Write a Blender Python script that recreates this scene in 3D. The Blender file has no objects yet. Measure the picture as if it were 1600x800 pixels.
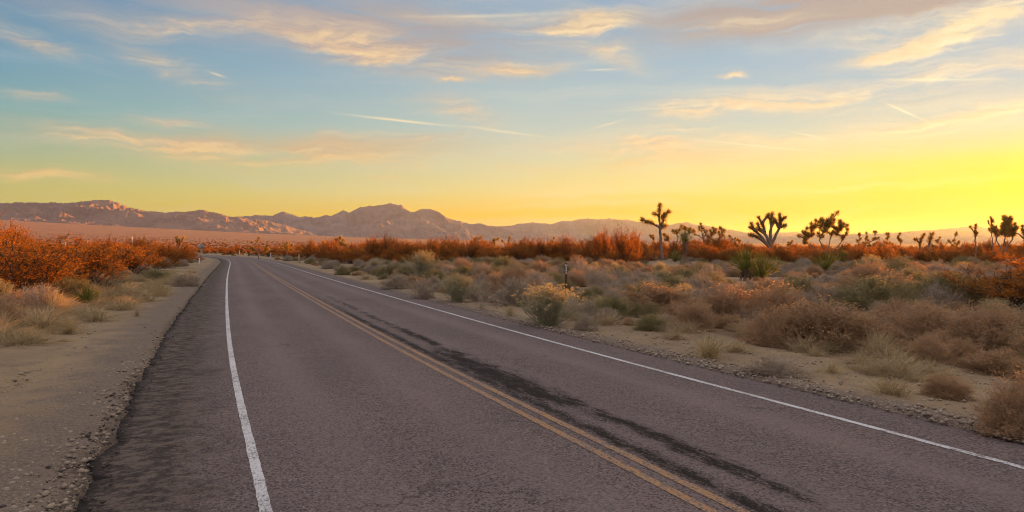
import bpy, math, random
import numpy as np
from mathutils import Vector, Matrix
S = bpy.context.scene
COL = S.collection
R = math.radians

# ------------------------------------------------------------------ camera
CAM_H, F, PXH = 1.8, 1200.0, 390.0            # eye height, focal length and horizon row (photo pixels)
cam = bpy.data.cameras.new('camera')
cam.sensor_width, cam.lens = 36.0, 27.0
cam.clip_start, cam.clip_end = 0.05, 90000.0
camo = bpy.data.objects.new('camera', cam)
COL.objects.link(camo)
camo.location = (0, 0, CAM_H)
camo.rotation_euler = (math.pi / 2 - math.atan((400 - PXH) / F), 0, 0)
S.camera = camo
S.view_settings.view_transform = 'Standard'
S.view_settings.look = 'None'
S.view_settings.gamma = 1.0
EXPOSURE = 2.35
S.view_settings.exposure = EXPOSURE
S.cycles.use_denoising = True
S.cycles.use_adaptive_sampling = False
S.cycles.max_bounces = 8
S.cycles.diffuse_bounces = 4
S.cycles.transparent_max_bounces = 16
S.cycles.volume_bounces = 0
S.cycles.sample_clamp_indirect = 8.0
S.cycles.filter_width = 1.05
S.cycles.denoising_prefilter = 'ACCURATE'

# ------------------------------------------------------------------ sun and sky
SUN_AZ, SUN_EL = 42.0, 1.6                    # degrees right of the camera axis, above the horizon
sv = Vector((math.sin(R(SUN_AZ)) * math.cos(R(SUN_EL)), math.cos(R(SUN_AZ)) * math.cos(R(SUN_EL)), math.sin(R(SUN_EL))))
sl = bpy.data.lights.new('sun', 'SUN')
sl.energy, sl.angle, sl.color = 5.0, R(0.53), (1.0, 0.36, 0.035)
so = bpy.data.objects.new('sun', sl)
COL.objects.link(so)
so.rotation_euler = sv.to_track_quat('Z', 'Y').to_euler()
so.location = (40, 40, 60)

def lin(c):
    return tuple(((v / 255) / 12.92 if v / 255 <= 0.04045 else ((v / 255 + 0.055) / 1.055) ** 2.4) for v in c)

class NB:
    """small node-graph builder"""
    def __init__(self, nt): self.nt = nt
    def n(self, t, **kw):
        x = self.nt.nodes.new(t)
        for k, v in kw.items(): setattr(x, k, v)
        return x
    def put(self, sock, v):
        if hasattr(v, 'is_linked'): self.nt.links.new(v, sock)
        elif v is not None: sock.default_value = v
    def m(self, op, a, b=None, c=None, clamp=False):
        x = self.n('ShaderNodeMath', operation=op, use_clamp=clamp)
        for i, v in enumerate((a, b, c)):
            if v is not None: self.put(x.inputs[i], v)
        return x.outputs[0]
    def vec(self, x, y, z=0.0):
        c = self.n('ShaderNodeCombineXYZ')
        for i, v in enumerate((x, y, z)): self.put(c.inputs[i], v)
        return c.outputs[0]
    def sep(self, v):
        s = self.n('ShaderNodeSeparateXYZ'); self.put(s.inputs[0], v); return s.outputs
    def vm(self, op, a, b=None):
        x = self.n('ShaderNodeVectorMath', operation=op)
        self.put(x.inputs[0], a)
        if b is not None: self.put(x.inputs[1], b)
        return x.outputs['Value'] if op in ('DOT_PRODUCT', 'LENGTH') else x.outputs[0]
    def noise(self, v, scale, detail=4.0, rough=0.55, dist=0.0, out=0):
        x = self.n('ShaderNodeTexNoise')
        self.put(x.inputs['Vector'], v); x.inputs['Scale'].default_value = scale
        x.inputs['Detail'].default_value = detail; x.inputs['Roughness'].default_value = rough
        x.inputs['Distortion'].default_value = dist
        return x.outputs[out]
    def voro(self, v, scale, feature='F1', out='Distance', rnd=1.0):
        x = self.n('ShaderNodeTexVoronoi', feature=feature)
        self.put(x.inputs['Vector'], v); x.inputs['Scale'].default_value = scale
        x.inputs['Randomness'].default_value = rnd
        return x.outputs[out]
    def ss(self, v, a, b, lo=0.0, hi=1.0):
        x = self.n('ShaderNodeMapRange', interpolation_type='SMOOTHSTEP')
        self.put(x.inputs['Value'], v)
        for k, q in (('From Min', a), ('From Max', b), ('To Min', lo), ('To Max', hi)): self.put(x.inputs[k], q)
        return x.outputs[0]
    def lr(self, v, a, b, lo=0.0, hi=1.0):
        x = self.n('ShaderNodeMapRange'); x.clamp = True
        self.put(x.inputs['Value'], v)
        for k, q in (('From Min', a), ('From Max', b), ('To Min', lo), ('To Max', hi)): self.put(x.inputs[k], q)
        return x.outputs[0]
    def mix(self, f, a, b, mode='MIX'):
        x = self.n('ShaderNodeMix', data_type='RGBA', blend_type=mode)
        self.put(x.inputs[0], f)
        for i, v in ((6, a), (7, b)):
            if isinstance(v, tuple) and len(v) == 3: v = v + (1.0,)
            self.put(x.inputs[i], v)
        return x.outputs[2]
    def ramp(self, f, stops):
        x = self.n('ShaderNodeValToRGB'); e = x.color_ramp.elements
        for i, (p, c) in enumerate(stops):
            q = e[i] if i < 2 else e.new(p)
            q.position = p; q.color = tuple(c) + (1.0,)
        self.put(x.inputs[0], f)
        return x.outputs[0]

def pxaz(px): return math.degrees(math.atan((px - 800) / F))
def pxel(px, py): return math.degrees(math.atan((PXH - py) / F * math.cos(math.atan((px - 800) / F))))

def build_world():
    w = bpy.data.worlds.new('World'); S.world = w; w.use_nodes = True
    g = NB(w.node_tree); w.node_tree.nodes.clear()
    sky = g.n('ShaderNodeTexSky', sky_type='NISHITA', sun_disc=False)
    sky.sun_elevation, sky.sun_rotation = R(SUN_EL), R(SUN_AZ)
    sky.dust_density, sky.air_density = 1.5, 1.0
    d = g.n('ShaderNodeTexCoord').outputs['Generated']
    x, y, z = g.sep(d)
    az = g.m('MULTIPLY', g.m('ARCTAN2', x, y), 180 / math.pi)
    el = g.m('MULTIPLY', g.m('ARCSINE', g.m('MINIMUM', g.m('MAXIMUM', z, -1.0), 1.0)), 180 / math.pi)
    elp = g.m('MAXIMUM', el, 0.0)
    f = g.m('SQRT', g.m('DIVIDE', elp, 90.0))
    dh = g.vm('NORMALIZE', g.vec(x, y, 0.0))
    sh = (math.sin(R(SUN_AZ)), math.cos(R(SUN_AZ)), 0.0)
    da = g.m('MULTIPLY', g.m('ARCCOSINE', g.m('MINIMUM', g.m('MAXIMUM', g.vm('DOT_PRODUCT', dh, sh), -1.0), 1.0)), 180 / math.pi)
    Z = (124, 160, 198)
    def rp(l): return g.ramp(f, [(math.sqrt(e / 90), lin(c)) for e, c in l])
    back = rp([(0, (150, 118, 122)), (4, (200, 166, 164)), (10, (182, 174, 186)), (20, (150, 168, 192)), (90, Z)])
    left = rp([(0, (204, 170, 50)), (2.3, (202, 182, 70)), (4, (190, 187, 108)), (6.5, (156, 178, 144)), (9, (122, 170, 172)),
               (12, (106, 156, 180)), (15.5, (92, 140, 172)), (30, (116, 156, 192)), (90, Z)])
    mid = rp([(0, (240, 172, 0)), (2.4, (236, 184, 0)), (4.3, (224, 209, 136)), (6.2, (208, 210, 170)), (9, (180, 200, 194)),
              (13.5, (152, 186, 202)), (18, (128, 164, 194)), (30, (140, 174, 206)), (90, Z)])
    right = rp([(0, (250, 146, 0)), (2.5, (250, 176, 0)), (4.2, (244, 208, 0)), (5.8, (224, 216, 84)), (8, (176, 206, 192)),
                (11, (132, 184, 210)), (15, (126, 176, 208)), (30, (166, 190, 210)), (90, Z)])
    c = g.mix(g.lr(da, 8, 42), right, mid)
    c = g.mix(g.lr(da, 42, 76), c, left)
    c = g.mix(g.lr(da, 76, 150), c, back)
    # glow round the sun, which stands just outside the frame
    ang = g.m('MULTIPLY', g.m('ARCCOSINE', g.m('MINIMUM', g.vm('DOT_PRODUCT', d, tuple(sv)), 1.0)), 180 / math.pi)
    gl = g.m('EXPONENT', g.m('MULTIPLY', g.m('POWER', g.m('DIVIDE', ang, 5.0), 2.0), -1.0))
    c = g.mix(1.0, c, g.mix(1.0, (4.5, 1.9, 0.0), g.vec(gl, gl, gl), 'MULTIPLY'), 'ADD')
    # ---- clouds: noise-textured banks at their places in the sky
    wv = g.noise(d, 7.0, 5.0, 0.6, out=1)
    wx, wy, wz = g.sep(wv)
    az2 = g.m('ADD', az, g.m('MULTIPLY', g.m('SUBTRACT', wx, 0.5), 7.0))
    el2 = g.m('ADD', el, g.m('MULTIPLY', g.m('SUBTRACT', wy, 0.5), 2.6))
    def blob(px, py, w_, h_, rot, st, A=az2, E=el2):
        a0, e0 = pxaz(px), pxel(px, py)
        k = math.degrees(1 / F)
        sa, se = w_ * k * 0.62, h_ * k * 0.75
        da_, de_ = g.m('SUBTRACT', A, a0), g.m('SUBTRACT', E, e0)
        cr, sr = math.cos(R(rot)), math.sin(R(rot))
        u = g.m('MULTIPLY_ADD', da_, cr / sa, g.m('MULTIPLY', de_, sr / sa))
        v = g.m('MULTIPLY_ADD', da_, -sr / se, g.m('MULTIPLY', de_, cr / se))
        q = g.m('ADD', g.m('MULTIPLY', u, u), g.m('MULTIPLY', v, v))
        return g.m('MULTIPLY', g.m('EXPONENT', g.m('MULTIPLY', q, -1.0)), st)
    def total(l):
        t = None
        for b in l:
            s = blob(*b)
            t = s if t is None else g.m('ADD', t, s)
        return t
    warm = [(430, 240, 340, 22, 0, 1.1), (220, 220, 190, 18, -6, .8), (610, 212, 190, 12, 3, .6), (1130, 172, 210, 24, 6, 1.35), (1290, 158, 90, 8, 3, 1.0), (1060, 240, 260, 20, -5, 1.1), (1190, 222, 200, 12, -8, .8), (1000, 222, 120, 9, -4, .8),
            (960, 256, 170, 12, 0, .6), (715, 172, 110, 22, -12, .75), (800, 112, 110, 11, 1, 1.0), (705, 128, 40, 6, 0, .8),
            (900, 50, 130, 20, 2, 1.6), (950, 88, 90, 20, -20, .9), (1420, 78, 120, 14, 5, 1.4), (1400, 48, 130, 16, 6, 1.2), (1545, 32, 110, 22, 14, 1.6), (1180, 40, 160, 12, 2, .6),
            (300, 40, 170, 18, 3, .9), (560, 72, 220, 30, -8, 1.0), (620, 100, 130, 14, -5, .9), (1140, 122, 36, 6, 0, 1.1),
            (270, 188, 80, 10, 0, .6), (60, 272, 140, 14, -3, .8), (40, 60, 110, 16, -14, .75), (270, 105, 120, 20, -20, .55), (40, 147, 70, 8, 0, .5),
            (860, 30, 330, 12, 2, .6), (1450, 215, 300, 50, 4, .6), (1500, 116, 240, 34, 8, .7), (1530, 186, 170, 14, 4, .7), (620, 276, 50, 6, 0, .5), (770, 256, 110, 10, 0, .6)]
    grey = [(520, 38, 420, 50, -3, 1.25), (1330, 10, 420, 36, 2, 2.3), (620, 76, 260, 36, -6, .95), (470, 224, 330, 20, 0, .8), (900, 44, 110, 12, 2, .6), (60, 2, 200, 14, 0, .2)]
    den_w, den_g = total(warm), total(grey)
    tv = g.vec(g.m('MULTIPLY', g.m('MULTIPLY_ADD', el, 0.7, az2), 0.075), g.m('MULTIPLY', el2, 0.52), 3.7)
    n1 = g.noise(tv, 1.6, 11.0, 0.64, 0.5)
    tv2 = g.vm('ADD', tv, (0.03, -0.10, 0.0))
    n2 = g.noise(tv2, 1.6, 11.0, 0.64, 0.5)
    far = g.ss(el, 17.0, 30.0)                     # broken cirrus out of frame, made dense and bright as fill light
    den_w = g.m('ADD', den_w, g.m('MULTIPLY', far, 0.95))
    cov = g.m('MULTIPLY_ADD', g.ss(n1, 0.32, 0.68), 1.25, 0.14)
    aw = g.m('MULTIPLY', g.m('MULTIPLY', den_w, cov), 0.9, clamp=True)
    ag = g.m('MULTIPLY', g.m('MULTIPLY', den_g, g.m('MULTIPLY_ADD', g.ss(n2, 0.30, 0.62), .8, .22)), 1.0, clamp=True)
    veil = g.m('MULTIPLY', g.ss(g.noise(g.vec(g.m('MULTIPLY', g.m('MULTIPLY_ADD', el, -1.1, az), 0.05), g.m('MULTIPLY', el2, 0.5), 9.0), 1.0, 8.0, 0.65, 0.6), 0.42, 0.8), 0.34)
    lit = g.m('ADD', 0.5, g.m('MULTIPLY', g.m('SUBTRACT', n1, n2), 3.2), clamp=True)
    wc_l = g.mix(lit, lin((190, 166, 154)), lin((244, 212, 166)))
    wc_r = g.mix(lit, lin((222, 204, 168)), lin((250, 238, 200)))
    wcol = g.mix(g.lr(da, 12, 52), wc_r, wc_l)
    wcol = g.mix(g.ss(el, 5.0, 9.0), g.mix(0.5, wcol, lin((236, 196, 96))), wcol)
    gcol = g.mix(g.lr(da, 8, 60), lin((166, 160, 158)), lin((166, 164, 170)))
    gcol = g.mix(g.ss(el, 8.0, 12.0), lin((206, 172, 132)), gcol)
    wcol = g.mix(far, wcol, g.mix(g.lr(da, 20, 120), (1.30, 1.06, .80), (1.02, .86, .80)))  # unseen overhead cloud raised around white to add warm fill on the ground
    vcol = g.mix(g.lr(da, 12, 60), lin((255, 244, 196)), lin((196, 200, 196)))
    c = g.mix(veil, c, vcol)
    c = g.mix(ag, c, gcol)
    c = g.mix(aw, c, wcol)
    # contrails: thin, hardly warped
    az3 = g.m('ADD', az, g.m('MULTIPLY', g.m('SUBTRACT', wx, 0.5), 0.5)); el3 = g.m('ADD', el, g.m('MULTIPLY', g.m('SUBTRACT', wy, 0.5), 0.25))
    t = None
    for b in [(630, 189, 110, 2.2, -5, .9), (790, 206, 90, 2.0, -7, .5), (1412, 174, 34, 1.8, -29, .8), (1465, 125, 95, 2.4, -6, .6), (950, 194, 36, 1.8, 14, .5), (1060, 168, 130, 1.8, 2, .4),
              (1190, 229, 130, 1.6, -8, .55), (1265, 212, 34, 1.6, -16, .5), (940, 110, 40, 1.8, 0, .5), (340, 117, 16, 2.0, -15, .6), (760, 26, 160, 3.0, 2, .4)]:
        q = blob(*b, A=az3, E=el3); t = q if t is None else g.m('ADD', t, q)
    c = g.mix(g.m('MULTIPLY', t, g.ss(n1, 0.2, 0.6, 0.5, 1.0), clamp=True), c, g.mix(g.lr(da, 12, 60), lin((255, 252, 205)), lin((250, 224, 180))))
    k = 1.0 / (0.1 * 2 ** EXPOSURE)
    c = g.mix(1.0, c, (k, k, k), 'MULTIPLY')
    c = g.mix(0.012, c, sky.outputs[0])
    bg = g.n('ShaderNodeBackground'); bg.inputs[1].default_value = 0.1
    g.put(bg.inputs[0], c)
    o = g.n('ShaderNodeOutputWorld'); w.node_tree.links.new(bg.outputs[0], o.inputs[0])
    w.cycles.sampling_method = 'MANUAL'; w.cycles.sample_map_resolution = 512
build_world()

# ------------------------------------------------------------------ helpers
def tag(o, label=None, cat=None, group=None, kind=None):
    for k, v in (('label', label), ('category', cat), ('group', group), ('kind', kind)):
        if v: o[k] = v
    return o

def mesh_np(name, V, Fc, mats=(), midx=None, smooth=False, uv=None):
    V = np.asarray(V, np.float32); Fc = np.asarray(Fc, np.int32)
    me = bpy.data.meshes.new(name)
    nf, k = Fc.shape
    me.vertices.add(len(V)); me.vertices.foreach_set('co', V.ravel())
    me.loops.add(nf * k); me.loops.foreach_set('vertex_index', Fc.ravel())
    me.polygons.add(nf)
    me.polygons.foreach_set('loop_start', np.arange(0, nf * k, k, dtype=np.int32))
    me.polygons.foreach_set('loop_total', np.full(nf, k, np.int32))
    for m in mats: me.materials.append(m)
    if midx is not None: me.polygons.foreach_set('material_index', np.asarray(midx, np.int32))
    if smooth: me.polygons.foreach_set('use_smooth', np.ones(nf, bool))
    if uv is not None:
        l = me.uv_layers.new(name='UVMap'); l.data.foreach_set('uv', np.asarray(uv, np.float32)[Fc.ravel()].ravel())
    me.update(); me.validate()
    return me

def link(name, me, parent=None, loc=None, rot=None, scale=None):
    o = bpy.data.objects.new(name, me); COL.objects.link(o)
    if parent is not None: o.parent = parent
    if loc is not None: o.location = loc
    if rot is not None: o.rotation_euler = rot
    if scale is not None: o.scale = scale
    return o

def sst(a, b, x):
    t = np.clip((np.asarray(x, float) - a) / (b - a), 0, 1); return t * t * (3 - 2 * t)

def _h(ix, iy, seed):
    n = (ix.astype(np.int64) * 374761393 + iy.astype(np.int64) * 668265263 + seed * 1442695041) & 0xffffffff
    n = ((n ^ (n >> 13)) * 1274126177) & 0xffffffff
    return ((n ^ (n >> 16)) & 0xffff) / 65535.0

def vnoise(x, y, seed=0):
    x, y = np.asarray(x, float), np.asarray(y, float)
    ix, iy = np.floor(x), np.floor(y); fx, fy = x - ix, y - iy
    fx, fy = fx * fx * (3 - 2 * fx), fy * fy * (3 - 2 * fy)
    a, b = _h(ix, iy, seed), _h(ix + 1, iy, seed)
    c, d = _h(ix, iy + 1, seed), _h(ix + 1, iy + 1, seed)
    return (a + (b - a) * fx) * (1 - fy) + (c + (d - c) * fx) * fy

def fbm(x, y, seed=0, o=4, g=0.5):
    t = 0; a = 1; s = 0
    for i in range(o):
        t = t + a * vnoise(np.asarray(x) * 2 ** i + i * 17.3, np.asarray(y) * 2 ** i - i * 9.1, seed + i); s += a; a *= g
    return t / s

def ridged(x, y, seed=0, o=4):
    t = 0; a = 1; s = 0
    for i in range(o):
        t = t + a * (1 - np.abs(2 * vnoise(np.asarray(x) * 2 ** i + i * 5.7, np.asarray(y) * 2 ** i + i * 3.1, seed + i) - 1)); s += a; a *= 0.5
    return t / s

# road centre line, x as a function of y
CP = np.array([(-40, 19.4), (0, 3.5), (5.27, 1.47), (10.3, -.54), (23, -5.4), (47, -14.3), (80, -26.3), (120, -41.0), (170, -61.5), (230, -92), (320, -150), (450, -250)], float)
def _spline():
    x, y = CP[:, 0], CP[:, 1]; n = len(x); h = np.diff(x)
    A = np.zeros((n, n)); b = np.zeros(n); A[0, 0] = A[-1, -1] = 1
    for i in range(1, n - 1):
        A[i, i - 1], A[i, i], A[i, i + 1] = h[i - 1], 2 * (h[i - 1] + h[i]), h[i]
        b[i] = 6 * ((y[i + 1] - y[i]) / h[i] - (y[i] - y[i - 1]) / h[i - 1])
    M = np.linalg.solve(A, b)
    def f(q):
        q = np.clip(np.asarray(q, float), x[0], x[-1]); i = np.clip(np.searchsorted(x, q) - 1, 0, n - 2)
        d1, d2 = x[i + 1] - q, q - x[i]; hh = h[i]
        return M[i] * d1 ** 3 / (6 * hh) + M[i + 1] * d2 ** 3 / (6 * hh) + (y[i] / hh - M[i] * hh / 6) * d1 + (y[i + 1] / hh - M[i + 1] * hh / 6) * d2
    return f
cx = _spline()
def road_t(x, y):
    s = (cx(np.asarray(y) + .5) - cx(np.asarray(y) - .5))
    return (np.asarray(x) - cx(y)) / np.sqrt(1 + s * s)
LANE = 2.94
EDGE_L, EDGE_R = -4.18, 3.85

KAZ = np.array([(-180, .012), (-60, .030), (pxaz(0), (PXH - 343) / F * math.cos(R(pxaz(0)))), (pxaz(200), (PXH - 354) / F * .9), (pxaz(400), (PXH - 364) / F * .95),
                (pxaz(600), (PXH - 372) / F), (pxaz(800), (PXH - 377) / F), (pxaz(1100), .0085), (40, .006), (180, .006)])
def terr(x, y):
    x, y = np.asarray(x, float), np.asarray(y, float)
    r = np.hypot(x, y); az = np.degrees(np.arctan2(x, y))
    k = np.interp(az, KAZ[:, 0], KAZ[:, 1])
    z = k * 5000 * (np.clip(r - 260, 0, 4740) / 4740) ** 1.45
    t = road_t(x, y)
    a = sst(4.6, 9.0, np.abs(t))
    rm = np.exp(-(r / 220.0) ** 2)
    z = z + a * rm * (0.30 * (fbm(x / 5.0, y / 5.0, 3, 3) - .45) + 0.9 * (fbm(x / 26.0, y / 26.0, 8, 2) - .5))
    z = z + rm * (1.0 * sst(14, 55, -t) + 0.25 * sst(6, 25, t)) * sst(10, 40, y)
    z = z - 0.03 * sst(3.6, 4.5, np.abs(t)) - 0.03 * sst(4.6, 6.5, np.abs(t)) * (1 - sst(6.5, 9.0, np.abs(t)))
    return z

def gp(px, py):
    """ground point seen at a photo pixel (flat ground near the road)"""
    y = CAM_H * F / (py - PXH); x = (px - 800) / F * y
    for _ in range(6):
        zz = float(terr(x, y)); y = (CAM_H - zz) * F / (py - PXH); x = (px - 800) / F * y
    return x, y, float(terr(x, y))

# ------------------------------------------------------------------ materials
def material(name):
    m = bpy.data.materials.new(name); m.use_nodes = True
    g = NB(m.node_tree); m.node_tree.nodes.clear()
    out = g.n('ShaderNodeOutputMaterial')
    return m, g, out

def diffuse_out(g, out, col, rough=0.9, bump=None, bdist=0.02, bstr=1.0, spec=0.25):
    p = g.n('ShaderNodeBsdfPrincipled')
    g.put(p.inputs['Base Color'], col); g.put(p.inputs['Roughness'], rough)
    p.inputs['Specular IOR Level'].default_value = spec
    if bump is not None:
        b = g.n('ShaderNodeBump'); g.put(b.inputs['Height'], bump)
        b.inputs['Distance'].default_value = bdist; b.inputs['Strength'].default_value = bstr
        g.nt.links.new(b.outputs[0], p.inputs['Normal'])
    g.nt.links.new(p.outputs[0], out.inputs[0])
    return p

def leaf_mat(name, c1, c2, trans=0.4, nscale=3.0, c3=None):
    m, g, out = material(name)
    rnd = g.n('ShaderNodeObjectInfo').outputs['Random']
    pos = g.n('ShaderNodeTexCoord').outputs['Object']
    nn = g.noise(pos, nscale, 3.0, 0.6)
    f = g.m('ADD', g.m('MULTIPLY', rnd, 0.55), g.m('MULTIPLY', g.ss(nn, .35, .65), 0.45))
    col = g.mix(f, c1, c2)
    if c3:
        isl = g.n('ShaderNodeNewGeometry').outputs['Random Per Island']
        col = g.mix(g.ss(isl, 0.55, 0.95), col, c3)
    d = g.n('ShaderNodeBsdfDiffuse'); g.put(d.inputs[0], col)
    t = g.n('ShaderNodeBsdfTranslucent'); g.put(t.inputs[0], col)
    x = g.n('ShaderNodeMixShader'); x.inputs[0].default_value = trans
    g.nt.links.new(d.outputs[0], x.inputs[1]); g.nt.links.new(t.outputs[0], x.inputs[2])
    g.nt.links.new(x.outputs[0], out.inputs[0])
    return m

M = {}
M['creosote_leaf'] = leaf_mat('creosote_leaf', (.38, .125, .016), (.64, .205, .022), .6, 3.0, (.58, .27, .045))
M['creosote_stem'] = leaf_mat('creosote_stem', (.09, .062, .045), (.14, .095, .065), 0, 4)
M['grey_twig'] = leaf_mat('grey_twig', (.46, .365, .295), (.60, .49, .40), .3, 3, (.62, .47, .34))
M['grey_leaf'] = leaf_mat('grey_leaf', (.26, .225, .15), (.40, .33, .25), .45, 3)
M['brown_twig'] = leaf_mat('brown_twig', (.48, .31, .19), (.62, .42, .27), .3, 3, (.66, .42, .24))
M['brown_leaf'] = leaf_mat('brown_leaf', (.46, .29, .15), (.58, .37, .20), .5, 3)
M['olive_twig'] = leaf_mat('olive_twig', (.28, .235, .12), (.40, .33, .17), .3, 3, (.44, .36, .20))
M['olive_leaf'] = leaf_mat('olive_leaf', (.26, .22, .09), (.36, .30, .13), .5, 3)
M['broom_stem'] = leaf_mat('broom_stem', (.33, .30, .18), (.44, .40, .25), .3, 3, (.48, .42, .28))
M['flower'] = leaf_mat('yellow_flower', (.44, .35, .19), (.54, .44, .25), .4, 5)
M['straw'] = leaf_mat('straw', (.46, .33, .16), (.62, .46, .24), .4, 6, (.66, .52, .32))
M['pale_straw'] = leaf_mat('pale_straw', (.50, .375, .22), (.62, .48, .29), .35, 6, (.66, .5, .30))
M['dark_twig'] = leaf_mat('dark_twig', (.07, .05, .04), (.11, .08, .06), 0, 4)
M['yucca_leaf'] = leaf_mat('yucca_leaf', (.20, .20, .045), (.30, .28, .07), .45, 2.0, (.38, .34, .10))
M['dead_leaf'] = leaf_mat('dead_leaf', (.20, .15, .11), (.28, .21, .15), .2, 3)
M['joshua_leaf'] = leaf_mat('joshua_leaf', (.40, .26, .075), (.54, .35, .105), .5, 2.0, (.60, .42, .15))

def bark_mat():
    m, g, out = material('joshua_bark')
    p = g.n('ShaderNodeTexCoord').outputs['Object']
    x, y, z = g.sep(p)
    n = g.noise(g.vec(x, y, g.m('MULTIPLY', z, 2.2)), 5.0, 5, .65)
    col = g.mix(g.ss(n, .3, .7), (.18, .125, .09), (.34, .24, .17))
    diffuse_out(g, out, col, .95, n, .05, 1.0)
    return m
M['bark'] = bark_mat()

def ground_mat():
    m, g, out = material('desert_sand')
    p = g.n('ShaderNodeTexCoord').outputs['Object']
    x, y, z = g.sep(p)
    p2 = g.vec(x, y, 0.0)
    dist = g.vm('LENGTH', p2)
    big = g.noise(p2, .22, 5, .6)
    mid_ = g.noise(p2, 1.6, 6, .65)
    fine = g.noise(p2, 26.0, 4, .7)
    grit = g.voro(p2, 48.0)
    gritc = g.voro(p2, 48.0, out='Color')
    gx, gy, gz = g.sep(gritc)
    col = g.mix(g.ss(big, .3, .7), (.225, .160, .102), (.340, .244, .150))
    col = g.mix(g.m('MULTIPLY', g.ss(mid_, .48, .7), .6), col, (.17, .13, .098))
    col = g.mix(g.m('MULTIPLY', g.ss(fine, .42, .72), .45), col, (.145, .108, .082))
    dust = g.sep(g.n('ShaderNodeUVMap', uv_map='EdgeMap').outputs[0])[0]
    dust = g.m('MULTIPLY', g.ss(g.m('MULTIPLY_ADD', g.m('SUBTRACT', mid_, .5), .9, dust), .18, .75), .8)
    col = g.mix(dust, col, g.mix(g.ss(fine, .4, .65), (.19, .15, .13), (.09, .072, .066)))
    # loose grit: single grains lighter or darker than the sand
    gr = g.m('MULTIPLY', g.ss(grit, .33, .22), g.ss(gx, .62, .66))
    col = g.mix(gr, col, g.mix(gy, (.14, .11, .10), (.52, .44, .38)))
    # the plain far out: red-brown scrub on sand
    far = g.ss(dist, 250.0, 900.0)
    fcol = g.mix(g.ss(g.noise(p2, .011, 8, .7), .35, .65), (.30, .14, .085), (.40, .20, .125))
    spots = g.noise(p2, .12, 6, .75)
    fcol = g.mix(g.m('MULTIPLY', g.ss(spots, .5, .68), .5), fcol, (.16, .085, .05))
    col = g.mix(far, col, fcol)
    h = g.m('ADD', g.m('MULTIPLY', mid_, .8), g.m('ADD', g.m('MULTIPLY', fine, .16), g.m('MULTIPLY', gr, .10)))
    h = g.m('ADD', g.m('MULTIPLY', h, g.ss(dist, 260.0, 120.0)), g.m('MULTIPLY', g.m('MULTIPLY', spots, 34.0), far))
    diffuse_out(g, out, col, .95, h, .09, 1.0, .15)
    return m
M['ground'] = ground_mat()

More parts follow.
